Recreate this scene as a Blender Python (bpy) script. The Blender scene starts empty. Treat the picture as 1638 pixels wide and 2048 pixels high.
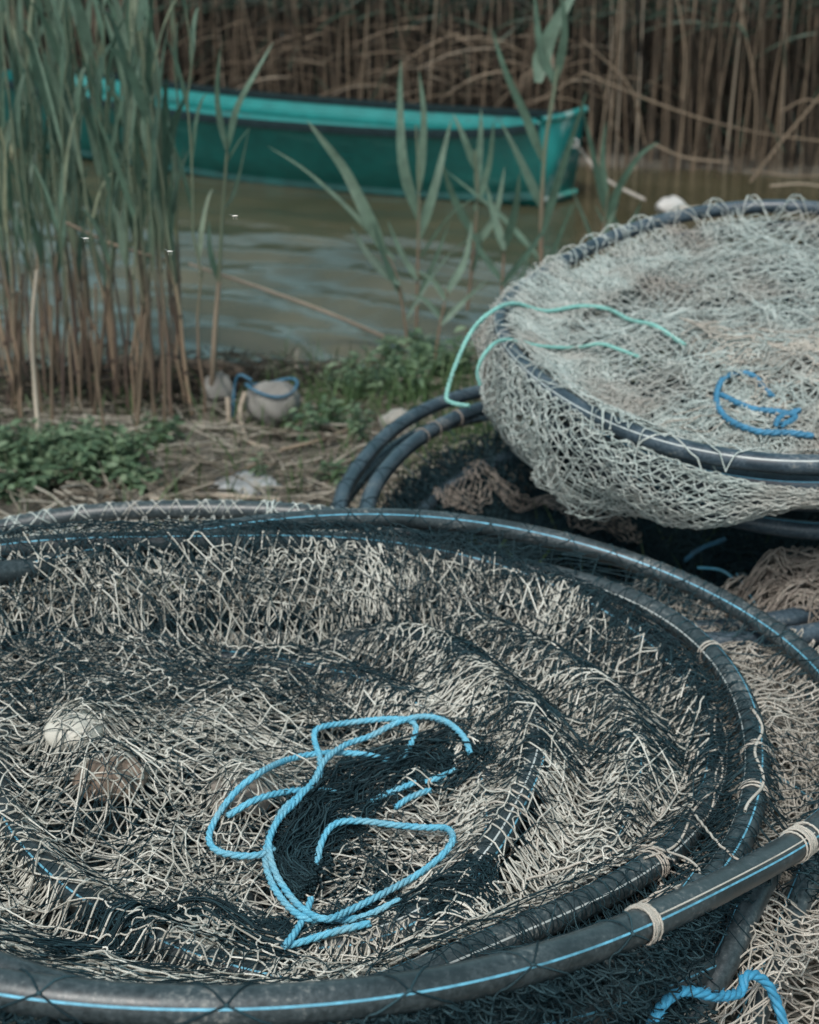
import bpy, math, random
import numpy as np
rng = np.random.default_rng(7); random.seed(7)
C = bpy.context.scene.collection
PI = math.pi
# ------------------------------------------------------------------ camera maths (to turn measured sight lines into places)
F = 2814.0; PITCH = math.radians(23.2); CAM = np.array([0, 0, 1.65])
FW = np.array([0, math.cos(PITCH), -math.sin(PITCH)]); UP = np.array([0, math.sin(PITCH), math.cos(PITCH)]); RT = np.array([1., 0, 0])
def ray(px, py): return FW + RT*(px-819)/F + UP*(1024-py)/F
def at(px, py, z):
    d = ray(px, py); return CAM + d*(z-CAM[2])/d[2]
def aty(px, py, y):
    d = ray(px, py); return CAM + d*(y/d[1])
# ------------------------------------------------------------------ object helpers
def tag(o, label=None, cat=None, group=None, kind=None):
    if label: o['label'] = label
    if cat: o['category'] = cat
    if group: o['group'] = group
    if kind: o['kind'] = kind
    return o
def empty(name, loc, label, cat, group=None):
    o = bpy.data.objects.new(name, None); o.location = loc; o.empty_display_size = .05
    C.objects.link(o); return tag(o, label, cat, group)
def mesh_obj(name, V, Q, mat, parent=None, shade=None, smooth=True):
    """V (n,3), Q (m,k) faces; parts are given in world space, moved to the parent's frame."""
    V = np.asarray(V, np.float32)
    if parent is not None:
        V = V - np.array(parent.location, np.float32)
        if parent.parent is not None: V = V - np.array(parent.parent.location, np.float32)
    me = bpy.data.meshes.new(name)
    fs = Q if isinstance(Q, list) else [Q]
    fs = [np.asarray(q, np.int32) for q in fs if len(q)]
    tot = np.concatenate([np.full(len(q), q.shape[1], np.int32) for q in fs])
    idx = np.concatenate([q.ravel() for q in fs])
    me.vertices.add(len(V)); me.vertices.foreach_set('co', V.ravel())
    me.loops.add(len(idx)); me.loops.foreach_set('vertex_index', idx)
    me.polygons.add(len(tot))
    me.polygons.foreach_set('loop_start', np.concatenate([[0], np.cumsum(tot)[:-1]]).astype(np.int32))
    me.polygons.foreach_set('loop_total', tot)
    if smooth: me.polygons.foreach_set('use_smooth', np.ones(len(tot), bool))
    if shade is not None:
        a = me.attributes.new('shade', 'FLOAT', 'POINT'); a.data.foreach_set('value', np.asarray(shade, np.float32))
    me.update(calc_edges=True)
    me.materials.append(mat)
    o = bpy.data.objects.new(name, me); C.objects.link(o)
    if parent is not None: o.parent = parent
    return o
class Geo:
    def __init__(s): s.V = []; s.Q = []; s.T = []; s.S = []; s.n = 0
    def add(s, V, Q, shade=.5):
        V = np.asarray(V, float).reshape(-1, 3); Q = np.asarray(Q)
        s.V.append(V)
        (s.Q if Q.shape[1] == 4 else s.T).append(Q + s.n)
        s.S.append(np.broadcast_to(np.asarray(shade, float), (len(V),)) if np.ndim(shade) < 1 or len(shade) == len(V) else np.full(len(V), .5))
        s.n += len(V)
    def obj(s, name, mat, parent=None, smooth=True):
        qs = []
        if s.Q: qs.append(np.concatenate(s.Q))
        if s.T: qs.append(np.concatenate(s.T))
        return mesh_obj(name, np.concatenate(s.V), qs, mat, parent, np.concatenate(s.S), smooth)
def norm(v): return v/np.maximum(np.linalg.norm(v, axis=-1, keepdims=True), 1e-9)
def tubes(geo, P, R, sides=4, closed=False, shade=None, ref=(.31, .23, .92), cap=False):
    """P (N,K,3) paths, R scalar or (N,K)"""
    P = np.asarray(P, float)
    if P.ndim == 2: P = P[None]
    N, K, _ = P.shape
    if closed: T = np.roll(P, -1, 1) - np.roll(P, 1, 1)
    else: T = np.gradient(P, axis=1)
    T = norm(T); r = np.broadcast_to(np.array(ref), T.shape)
    A = norm(np.cross(T, r)); B = np.cross(A, T)
    R = np.broadcast_to(np.asarray(R, float), (N, K)) if np.ndim(R) != 1 else np.broadcast_to(np.asarray(R)[:, None] if len(R) == N and N > 1 else np.asarray(R)[None], (N, K))
    a = np.arange(sides)*2*PI/sides
    V = P[:, :, None] + R[:, :, None, None]*(np.cos(a)[None, None, :, None]*A[:, :, None] + np.sin(a)[None, None, :, None]*B[:, :, None])
    k = np.arange(K if closed else K-1); j = np.arange(sides)
    kk, jj = np.meshgrid(k, j, indexing='ij'); k2 = (kk+1) % K; j2 = (jj+1) % sides
    q = np.stack([kk*sides+jj, kk*sides+j2, k2*sides+j2, k2*sides+jj], -1).reshape(-1, 4)
    Q = (q[None] + (np.arange(N)*K*sides)[:, None, None]).reshape(-1, 4)
    if shade is None: sh = np.repeat(rng.random(N), K*sides)
    elif np.ndim(shade) == 0: sh = np.full(N*K*sides, shade)
    else: sh = np.repeat(shade, K*sides)
    geo.add(V.reshape(-1, 3), Q, sh)
    if cap and sides == 4:
        e = np.array([[0, 1, 2, 3], [(K-1)*4+3, (K-1)*4+2, (K-1)*4+1, (K-1)*4]])
        V2 = V.reshape(N, -1, 3)
        for n in range(N): geo.add(V2[n], e, .5)
def spline(pts, n, closed=False):
    """Catmull-Rom through pts -> n points spaced evenly"""
    p = np.asarray(pts, float)
    if closed: q = np.concatenate([p[-1:], p, p[:2]])
    else: q = np.concatenate([2*p[:1]-p[1:2], p, 2*p[-1:]-p[-2:-1]])
    out = []
    for i in range(1, len(q)-2):
        t = np.linspace(0, 1, 24, endpoint=False)[:, None]
        a, b, c, d = q[i-1], q[i], q[i+1], q[i+2]
        out.append(.5*((2*b)+(-a+c)*t+(2*a-5*b+4*c-d)*t*t+(-a+3*b-3*c+d)*t**3))
    out.append(q[-2][None]); o = np.concatenate(out)
    L = np.concatenate([[0], np.cumsum(np.linalg.norm(np.diff(o, axis=0), axis=1))])
    s = np.linspace(0, L[-1], n, endpoint=not closed)
    return np.stack([np.interp(s, L, o[:, k]) for k in range(3)], -1)
def noise(x, y, f, seed, n=7):
    r = np.random.default_rng(seed); o = 0
    for k in range(n):
        a = r.random()*2*PI; w = f*(.6+.9*r.random())*2*PI
        o = o + np.sin((x*math.cos(a)+y*math.sin(a))*w + r.random()*2*PI + 1.3*np.sin((x*math.cos(a+1.8)+y*math.sin(a+1.8))*w*.6+r.random()*6))
    return o/math.sqrt(n)*1.0
def nz2(x, y, f, seed, n=5): return np.stack([noise(x, y, f, seed, n), noise(x, y, f, seed+1, n)], -1)
# ------------------------------------------------------------------ materials
def new_mat(name):
    m = bpy.data.materials.new(name); m.use_nodes = True
    nt = m.node_tree; return m, nt, nt.nodes['Principled BSDF']
def ramp(nt, cols, fac):
    r = nt.nodes.new('ShaderNodeValToRGB'); e = r.color_ramp.elements
    while len(e) < len(cols): e.new(.5)
    for k, (p, c) in enumerate(cols): e[k].position = p; e[k].color = (*c, 1)
    nt.links.new(fac, r.inputs[0]); return r.outputs[0]
def mixc(nt, a, b, f, mode='MIX'):
    m = nt.nodes.new('ShaderNodeMix'); m.data_type = 'RGBA'; m.blend_type = mode
    for s, v in ((6, a), (7, b), (0, f)):
        if hasattr(v, 'links'): nt.links.new(v, m.inputs[s])
        elif isinstance(v, tuple): m.inputs[s].default_value = (*v, 1)
        else: m.inputs[s].default_value = v
    return m.outputs[2]
def texn(nt, scale, detail=3, rough=.55, coord='Object', dist=0, vec=None, sc=None):
    tc = nt.nodes.new('ShaderNodeTexCoord'); n = nt.nodes.new('ShaderNodeTexNoise')
    n.inputs['Scale'].default_value = scale; n.inputs['Detail'].default_value = detail; n.inputs['Roughness'].default_value = rough; n.inputs['Distortion'].default_value = dist
    src = tc.outputs[coord]
    if sc:
        mp = nt.nodes.new('ShaderNodeMapping'); mp.inputs['Scale'].default_value = sc
        nt.links.new(src, mp.inputs[0]); src = mp.outputs[0]
    nt.links.new(src, n.inputs['Vector']); return n.outputs['Fac']
def attr(nt, name='shade'):
    a = nt.nodes.new('ShaderNodeAttribute'); a.attribute_name = name; return a.outputs['Fac']
def bump(nt, b, h, strength=.3, dist=.01):
    n = nt.nodes.new('ShaderNodeBump'); n.inputs['Strength'].default_value = strength; n.inputs['Distance'].default_value = dist
    nt.links.new(h, n.inputs['Height']); nt.links.new(n.outputs[0], b.inputs['Normal'])
def fibre_mat(name, cols, rough=.8, dirt=(.12, .1, .075), dirt_amt=.35, spec=.25, tscale=14):
    """twine: a shade per strand, plus soiled patches"""
    m, nt, b = new_mat(name)
    c = ramp(nt, cols, attr(nt))
    d = texn(nt, tscale, 3)
    mr = nt.nodes.new('ShaderNodeMapRange'); mr.inputs[1].default_value = .45; mr.inputs[2].default_value = .72; mr.inputs[4].default_value = dirt_amt
    nt.links.new(d, mr.inputs[0])
    c = mixc(nt, c, dirt, mr.outputs[0])
    g = texn(nt, 900, 2)
    c = mixc(nt, c, ramp(nt, [(.3, (.6,)*3), (.7, (1.15,)*3)], g), 1., 'MULTIPLY')
    nt.links.new(c, b.inputs['Base Color']); b.inputs['Roughness'].default_value = rough; b.inputs['Specular IOR Level'].default_value = spec
    bump(nt, b, g, .5, .0008)
    return m
def leaf_mat(name, cols, trans=.25, rough=.5):
    m, nt, b = new_mat(name)
    c = ramp(nt, cols, attr(nt))
    g = texn(nt, 25, 3)
    c = mixc(nt, c, ramp(nt, [(.3, (.75,)*3), (.7, (1.2,)*3)], g), 1., 'MULTIPLY')
    nt.links.new(c, b.inputs['Base Color']); b.inputs['Roughness'].default_value = rough; b.inputs['Specular IOR Level'].default_value = .35
    if trans:
        t = nt.nodes.new('ShaderNodeBsdfTranslucent'); nt.links.new(c, t.inputs[0])
        mx = nt.nodes.new('ShaderNodeMixShader'); mx.inputs[0].default_value = trans
        nt.links.new(b.outputs[0], mx.inputs[1]); nt.links.new(t.outputs[0], mx.inputs[2])
        nt.links.new(mx.outputs[0], nt.nodes['Material Output'].inputs[0])
    return m
BEIGE = fibre_mat('beige_twine', [(0, (.26, .26, .225)), (.45, (.50, .495, .44)), (1, (.76, .745, .67))])
GREYGREEN = fibre_mat('pale_twine', [(0, (.25, .30, .285)), (.5, (.42, .48, .455)), (1, (.60, .64, .60))], dirt=(.33, .28, .24), dirt_amt=.75, tscale=5)
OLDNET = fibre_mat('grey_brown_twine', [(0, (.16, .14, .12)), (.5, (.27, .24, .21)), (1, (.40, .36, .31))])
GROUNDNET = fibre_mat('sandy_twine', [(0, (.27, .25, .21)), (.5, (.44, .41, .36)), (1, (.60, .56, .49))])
DARK = fibre_mat('dark_twine', [(0, (.006, .016, .021)), (.6, (.012, .033, .042)), (1, (.035, .075, .09))], .75, dirt=(.06, .07, .07), dirt_amt=.15, spec=.15)
BLUEROPE = fibre_mat('blue_rope', [(0, (.09, .36, .52)), (.5, (.12, .43, .60)), (1, (.19, .51, .66))], .65, dirt=(.26, .40, .44), dirt_amt=.6, tscale=22)
BLUEROPE2 = fibre_mat('deep_blue_rope', [(0, (.025, .10, .17)), (1, (.06, .18, .27))], .6)
TURQ = fibre_mat('turquoise_cord', [(0, (.16, .42, .38)), (1, (.28, .56, .50))], .7)
def pipe_mat(name, base=(.017, .025, .028), dust=.5):
    m, nt, b = new_mat(name)
    n1 = texn(nt, 9, 5, .65); n2 = texn(nt, 160, 4, .7); n3 = texn(nt, 45, 2, .6, dist=3.)
    d = nt.nodes.new('ShaderNodeMath'); d.operation = 'MULTIPLY'; nt.links.new(n1, d.inputs[0]); nt.links.new(n2, d.inputs[1])
    c = ramp(nt, [(.18, base), (.31, tuple(x*1.9+.012 for x in base)), (.41, (.17, .175, .165))], d.outputs[0])
    s = ramp(nt, [(.495, (0, 0, 0)), (.5, (1, 1, 1)), (.505, (0, 0, 0))], n3)
    sm = nt.nodes.new('ShaderNodeMath'); sm.operation = 'MULTIPLY'; sm.inputs[1].default_value = dust*.6; nt.links.new(s, sm.inputs[0])
    c = mixc(nt, c, (.22, .24, .24), sm.outputs[0])
    nt.links.new(c, b.inputs['Base Color'])
    r = ramp(nt, [(.2, (.33,)*3), (.5, (.62,)*3)], d.outputs[0]); nt.links.new(r, b.inputs['Roughness'])
    bump(nt, b, n2, .12, .0015)
    return m
PIPE = pipe_mat('black_pipe'); PIPE2 = pipe_mat('blue_black_pipe', (.018, .031, .042), .25)
def flat_mat(name, col, rough=.5, var=.25, scale=40):
    m, nt, b = new_mat(name)
    c = ramp(nt, [(.3, tuple(x*(1-var) for x in col)), (.7, tuple(min(1, x*(1+var)) for x in col))], texn(nt, scale, 4))
    nt.links.new(c, b.inputs['Base Color']); b.inputs['Roughness'].default_value = rough; return m
STRIPE = flat_mat('stripe_blue', (.11, .33, .45), .5, .4, 70)
STRIPE2 = flat_mat('stripe_pale', (.42, .46, .45), .5, .15)
# ------------------------------------------------------------------ hoops
HP = {
'A': [-0.0982, 1.653, 0.6715, -0.1186, -0.0954, 0.7058, 0.0315, 0.1115, -0.0182, 0.0311, -0.044, -0.0021],
'B': [-0.2576, 1.6508, 0.6255, -0.1275, 0.0542, 0.612, 0.0722, 0.0723, -0.006, 0.0409, -0.0236, -0.0066],
'C': [-0.0293, 1.7788, 0.5502, -0.0036, -0.0033, 0.5528, -0.0057, 0.0106, -0.0158, 0.008, -0.0016, 0.0002],
'D': [-0.0322, 1.7094, 0.513, 0.26, 0.0703, 0.2515, -0.0832, -0.016, 0.0422, 0.0075, -0.0068, 0.0054],
'E': [-0.4338, 1.5653, 0.5257, -0.0051, 0.0064, 0.52, 0.0204, -0.0255, 0.0034, 0.0295, -0.0002, -0.0012],
'R': [-0.4151, 1.9497, 0.44, 0.0029, 0.305, 0.5841, 0.0348, 0.0085, 0.0055, 0.0301, 0.0012, 0.0003],
'T1': [0.704, 3.043, 0.8305, 0.0619, 0.1066, 0.5799, -0.1258, 0.056, -0.0466, 0.0271, 0.0013, 0.0125],
'T2': [0.775, 3.0374, 0.6831, -0.0011, 0.0992, 0.5692, -0.0065, -0.0093, 0.0022, 0.0204, 0.0007, 0.0002],
'M1': [0.4384, 2.8966, 0.4632, -0.0034, 0.0215, 0.6331, -0.0445, -0.0035, 0.0069, -0.0295, -0.0022, -0.001],
'M2': [0.4864, 2.7766, 0.4913, -0.0032, 0.0161, 0.6098, -0.0392, -0.0041, -0.0008, -0.0235, -0.0017, -0.0007]}
def hoop_pt(p, t):
    cx, cy, cz, a, b, r = p[:6]
    R = r + p[6]*np.cos(2*t)+p[7]*np.sin(2*t)+p[8]*np.cos(3*t)+p[9]*np.sin(3*t)
    x = R*np.cos(t); y = R*np.sin(t)
    return np.stack([cx+x, cy+y, cz+a*x+b*y+p[10]*np.cos(2*t)+p[11]*np.sin(2*t)], -1)
def off(p, dx=0, dy=0, dz=0, dr=0):
    q = list(p); q[0] += dx; q[1] += dy; q[2] += dz; q[5] += dr; return q
HP['D2'] = off(HP['D'], .04, .01, -.04, .10)
RP = .0178
def hoop_frame(p, t):
    P = hoop_pt(p, t); T = norm(hoop_pt(p, t+.01)-hoop_pt(p, t-.01))
    O = norm(np.cross(T, np.array([0, 0, 1.]))); U = np.cross(O, T)     # O points outward, U up
    return P, T, O, U
def add_hoop(parent, p, mat=None, stripes=((57, STRIPE), (-47, STRIPE)), r=RP, t0=0, t1=2*PI):
    full = abs(t1-t0-2*PI) < 1e-6
    t = np.linspace(t0, t1, 240, endpoint=not full)
    P, T, O, U = hoop_frame(p, t); a = np.arange(20)*2*PI/20
    V = P[:, None]+r*(np.cos(a)[None, :, None]*U[:, None]+np.sin(a)[None, :, None]*O[:, None])
    n = len(t); kk, jj = np.meshgrid(np.arange(n if full else n-1), np.arange(20), indexing='ij')
    q = np.stack([kk*20+jj, kk*20+(jj+1) % 20, ((kk+1) % n)*20+(jj+1) % 20, ((kk+1) % n)*20+jj], -1).reshape(-1, 4)
    h = mesh_obj('hoop', V.reshape(-1, 3), q, mat or PIPE, parent)
    for deg, sm in stripes:
        w = .0014/r*.8; c = math.radians(deg); wob = .06*np.sin(t*2+deg)
        rows = [P+(r+.0006)*(np.cos(c+wob+d)[:, None]*U+np.sin(c+wob+d)[:, None]*O) for d in (-w, 0, w)]
        V = np.stack(rows, 1); m = 3; kk, jj = np.meshgrid(np.arange(n if full else n-1), np.arange(2), indexing='ij')
        q = np.stack([kk*m+jj, kk*m+jj+1, ((kk+1) % n)*m+jj+1, ((kk+1) % n)*m+jj], -1).reshape(-1, 4)
        s = mesh_obj('stripe', V.reshape(-1, 3)-np.array(parent.location), q, sm, None); s.parent = h
    return h
# ------------------------------------------------------------------ heightfields
class Grid:
    def __init__(s, x0, x1, y0, y1, res, fn):
        s.x0, s.y0, s.res = x0, y0, res
        s.nx = int((x1-x0)/res)+1; s.ny = int((y1-y0)/res)+1
        X, Y = np.meshgrid(x0+np.arange(s.nx)*res, y0+np.arange(s.ny)*res, indexing='ij')
        s.Z = fn(X, Y)
    def __call__(s, x, y):
        u = np.clip((x-s.x0)/s.res, 0, s.nx-1.001); v = np.clip((y-s.y0)/s.res, 0, s.ny-1.001)
        i = u.astype(int); j = v.astype(int); a = u-i; b = v-j; Z = s.Z
        return (Z[i, j]*(1-a)+Z[i+1, j]*a)*(1-b)+(Z[i, j+1]*(1-a)+Z[i+1, j+1]*a)*b
def near_hoop(X, Y, p, n=300):
    """distance to the hoop in plan, hoop height there, and inside flag"""
    t = np.linspace(0, 2*PI, n, endpoint=False); H = hoop_pt(p, t)
    x = X.ravel().astype(np.float32); y = Y.ravel().astype(np.float32); D = np.empty(len(x)); Z = np.empty(len(x)); ins = np.empty(len(x), bool)
    th = np.arctan2(y-p[1], x-p[0]); R = np.hypot(x-p[0], y-p[1])
    c = hoop_pt(p, th.astype(float)); ins = R < np.hypot(c[:, 0]-p[0], c[:, 1]-p[1])
    for k in range(0, len(x), 20000):
        d = (x[k:k+20000, None]-H[None, :, 0].astype(np.float32))**2+(y[k:k+20000, None]-H[None, :, 1].astype(np.float32))**2
        i = d.argmin(1); D[k:k+20000] = np.sqrt(d[np.arange(len(i)), i]); Z[k:k+20000] = H[i, 2]
    return D.reshape(X.shape), Z.reshape(X.shape), ins.reshape(X.shape)
def smax(a, b, k): 
    h = np.clip(.5+.5*(a-b)/k, 0, 1); return b*(1-h)+a*h+k*h*(1-h)
def h_ground(X, Y):
    """river bank falling to the water's edge"""
    edge = 5.25+.10*noise(X, Y*0, .5, 3)+np.clip(X, -2, 3)*.12
    z = .20-.20*np.clip((Y-3.4)/(edge-3.4), 0, 3)**1.3
    return np.maximum(z, -.5)+.012*noise(X, Y, 1.7, 5)+.006*noise(X, Y, 6, 6)
def h_low(X, Y):
    """heap of loose netting beside and under the hoops"""
    g = h_ground(X, Y)
    m = 1/(1+np.exp((np.hypot((X-.62)/1.05, (Y-1.45)/1.25)-1)/.07))
    z = .33+.03*noise(X, Y, 1.6, 11)+.012*noise(X, Y, 5, 12)
    return g+(z-g)*m
def f_front(X, Y):
    dA, zA, iA = near_hoop(X, Y, HP['A']); dB, zB, iB = near_hoop(X, Y, HP['B'])
    p = HP['B']; base = p[2]+p[3]*(X-p[0])+p[4]*(Y-p[1])-.10+.014*noise(X, Y, 1.8, 21)+.008*noise(X, Y, 5, 22)
    low = h_low(X, Y)
    o = low + (base-low)*np.where(iB, 1, np.exp(-(dB/.05)**2))
    # net is laced up to the near side of the upper hoop
    w = np.clip((1.75-Y)/.5, 0, 1)*np.clip((.45-X)/.25, 0, 1)
    up = zA-.012-.75*dA; o = np.where(iA, smax(o, np.where(w > 0, o+(np.maximum(up, o)-o)*w, o), .01), o)
    for k, drop, rr in (('B', 1.0, .021), ('C', 1.1, .019), ('D', .9, .021), ('D2', .9, .019), ('E', .9, .014)):
        d, z, _ = (dB, zB, iB) if k == 'B' else near_hoop(X, Y, HP[k])
        o = smax(o, z+rr-drop*np.maximum(d-.012, 0)-1.5*np.clip(d-.1, 0, 1), .014)
    # float and stones under the net
    for (x, y, r, h) in STONES: o = smax(o, base+h-1.1*np.maximum(np.hypot(X-x, (Y-y))-r*.5, 0)**1.0, .02)
    return o
STONES = [(-.473, 1.70, .045, .05), (-.405, 1.61, .05, .045), (-.225, 1.615, .05, .04)]
G = Grid(-1.5, 1.7, .4, 3.0, .008, f_front)
LOWG = Grid(-1.7, 1.9, .3, 3.2, .012, h_low)
def f_top(X, Y):
    p = HP['T1']; d, z, ins = near_hoop(X, Y, p)
    pl = p[2]+p[3]*(X-p[0])+p[4]*(Y-p[1])
    o = pl-.035+.012*noise(X, Y, 2.2, 31)+.006*noise(X, Y, 6, 32)+.02*np.exp(-(((X-.9)/.3)**2+((Y-2.75)/.2)**2))
    rim = z+.021-.55*np.maximum(d-.012, 0)-np.where(ins, 0, 3.*np.maximum(d-.02, 0))
    return np.where(ins, smax(o, rim, .012), rim)
GT = Grid(-.3, 1.7, 2.0, 4.0, .008, f_top)
def at_h(px, py, H, dz=0):
    d = ray(px, py); t = np.linspace(1.0, 6, 3000); P = CAM+t[:, None]*d
    below = P[:, 2] < H(P[:, 0], P[:, 1])+dz
    i = np.argmax(below); return P[i]
# ------------------------------------------------------------------ netting
def netting(geo, nu, nv, mapf, L, r, seed, H=None, offz=0., offn=.004, keep=None, K=5, buck=1., jit=.22, knots=True, zb=.5, sides=4, maxr=2.1):
    """diamond-mesh netting: nu x nv meshes laid out by mapf(u,v)->(x,y[,z]); slack bars buckle sideways"""
    r_ = np.random.default_rng(seed)
    ii, jj = np.meshgrid(np.arange(nu), np.arange(nv*2), indexing='ij')
    U = ii+.5*(jj % 2)+jit*r_.standard_normal(ii.shape)*.6; W = jj*.5+jit*r_.standard_normal(ii.shape)*.6
    U = U/nu; W = W/nv
    M = mapf(U, W)
    if H is not None:
        offs = offz+offn*noise(M[..., 0], M[..., 1], 9, seed+50)+.0012*r_.standard_normal(U.shape)
        M = np.concatenate([M[..., :2], (H(M[..., 0], M[..., 1])+offs)[..., None]], -1)
    idx = np.arange(U.size).reshape(U.shape)
    a = []; b = []
    ev = jj[:, :-1] % 2 == 0
    n1 = idx[:, :-1]; up = idx[:, 1:]
    a.append(n1.ravel()); b.append(up.ravel())                     # (i,j)-(i,j+1)
    # even rows also join to i-1, odd rows to i+1
    e = idx[1:, :-1:2]; f = idx[:-1, 1::2]; m = min(e.shape[1], f.shape[1]); a.append(e[:, :m].ravel()); b.append(f[:, :m].ravel())
    e = idx[:-1, 1:-1:2]; f = idx[1:, 2::2]; m = min(e.shape[1], f.shape[1]); a.append(e[:, :m].ravel()); b.append(f[:, :m].ravel())
    a = np.concatenate(a); b = np.concatenate(b); X = M.reshape(-1, 3)
    pa, pb = X[a], X[b]; d = np.linalg.norm(pb-pa, axis=1)
    ok = (d < maxr*L) & np.isfinite(d)
    if keep is not None:
        mid = (pa+pb)/2; ok &= keep(mid[:, 0], mid[:, 1]) if H is not None else keep(mid)
    a, b, pa, pb, d = a[ok], b[ok], pa[ok], pb[ok], d[ok]
    if len(a) == 0: return
    t = np.linspace(0, 1, K)[None, :, None]
    P = pa[:, None]*(1-t)+pb[:, None]*t
    tt = norm(pb-pa)
    side = norm(np.cross(tt, np.array([0.05, .02, 1.]))); upv = np.cross(side, tt)
    ex = np.sqrt(np.maximum(L*L*1.05-d*d, 0))*.42*buck
    s1 = ex*r_.uniform(-1, 1, len(a)); s2 = ex*.45*r_.uniform(-1, 1, len(a)); s3 = ex*zb*np.abs(r_.uniform(-.3, 1, len(a)))
    P = P+side[:, None]*(s1[:, None, None]*np.sin(PI*t)+s2[:, None, None]*np.sin(2*PI*t))
    if H is not None:
        z0 = pa[:, 2]-H(pa[:, 0], pa[:, 1]); z1 = pb[:, 2]-H(pb[:, 0], pb[:, 1])
        tz = t[..., 0]; hz = H(P[..., 0], P[..., 1])+z0[:, None]*(1-tz)+z1[:, None]*tz
        P[..., 2] = hz
        P[:, 1:-1, 2] += (s3[:, None]*np.sin(PI*tz))[:, 1:-1]*.6
    else: P = P+upv[:, None]*(s3[:, None, None]*np.sin(PI*t))
    base = noise(P[:, 0, 0], P[:, 0, 1], 6, seed+9)*.13
    tubes(geo, P, r*r_.uniform(.82, 1.15, len(a))[:, None]*np.ones((1, K)), sides, shade=np.clip(r_.normal(.5, .2, len(a))+base, 0, 1))
    if knots:
        kn = X[np.unique(a)]; s = r*1.75
        o = np.array([[1, 0, 0], [0, 1, 0], [-1, 0, 0], [0, -1, 0], [0, 0, 1], [0, 0, -1]])*s
        T = np.array([[0, 1, 4], [1, 2, 4], [2, 3, 4], [3, 0, 4], [1, 0, 5], [2, 1, 5], [3, 2, 5], [0, 3, 5]])
        V = kn[:, None]+o[None]*r_.uniform(.8, 1.3, (len(kn), 1, 1))
        geo.add(V.reshape(-1, 3), (T[None]+(np.arange(len(kn))*6)[:, None, None]).reshape(-1, 3), np.repeat(r_.uniform(.4, .9, len(kn)), 6))
def patch(cx, cy, w, h, rot=0, warp=.03, wf=2.5, seed=0, warp2=.008):
    """rectangle w x h in plan, turned by rot, with folds"""
    def m(U, V):
        x = (U-.5)*w; y = (V-.5)*h; c, s = math.cos(rot), math.sin(rot)
        P = np.stack([cx+x*c-y*s, cy+x*s+y*c], -1)
        P = P+warp*nz2(P[..., 0], P[..., 1], wf, seed)+warp2*nz2(P[..., 0], P[..., 1], wf*4, seed+3)
        return P
    return m
def count(w, h, cu, cv): return int(w/cu), int(h/cv)
def loft(pa, pb, t0, t1, sag=0., warp=.01, seed=0, za=0., zb=0., tw=0.):
    """sheet from hoop pa (V=0) to hoop pb (V=1), angles t0..t1"""
    def m(U, V):
        t = t0+(t1-t0)*U
        A_ = hoop_pt(pa, t)+np.array([0, 0, za]); B_ = hoop_pt(pb, t+tw)+np.array([0, 0, zb])
        P = A_*(1-V[..., None])+B_*V[..., None]
        P[..., 2] -= sag*np.sin(PI*np.clip(V, 0, 1))
        n = np.stack([noise(t*.7, V*.5, 2, seed+k) for k in range(3)], -1)
        return P+warp*n*np.array([1, 1, .6])
    return m
def polar(cx, cy, r0, r1, t0, t1, warp=.02, wf=2.5, seed=0, ey=1.):
    def m(U, V):
        t = t0+(t1-t0)*U; r = r0+(r1-r0)*V
        P = np.stack([cx+r*np.cos(t), cy+ey*r*np.sin(t)], -1)
        return P+warp*nz2(P[..., 0], P[..., 1], wf, seed)+.006*nz2(P[..., 0], P[..., 1], wf*4, seed+3)
    return m
def path_map(pts, w, seed=0, warp=.012):
    """strip of netting bunched along a path in plan; U along, V across"""
    c = spline([(p[0], p[1], 0) for p in pts], 200)[:, :2]; T = norm(np.gradient(c, axis=0)); Nn = np.stack([-T[:, 1], T[:, 0]], -1)
    wv = np.interp(np.linspace(0, 1, 200), np.linspace(0, 1, len(pts)), [p[2] if len(p) > 2 else w for p in pts])
    def m(U, V):
        k = np.clip(U, 0, 1)*199; i = np.clip(k.astype(int), 0, 198); f = (k-i)[..., None]
        c0 = c[i]*(1-f)+c[i+1]*f; n0 = Nn[i]*(1-f)+Nn[i+1]*f; ww = np.interp(U, np.linspace(0, 1, 200), wv)
        P = c0+n0*((V-.5)*ww)[..., None]
        return P+warp*nz2(P[..., 0], P[..., 1], 6, seed)
    return m
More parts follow.
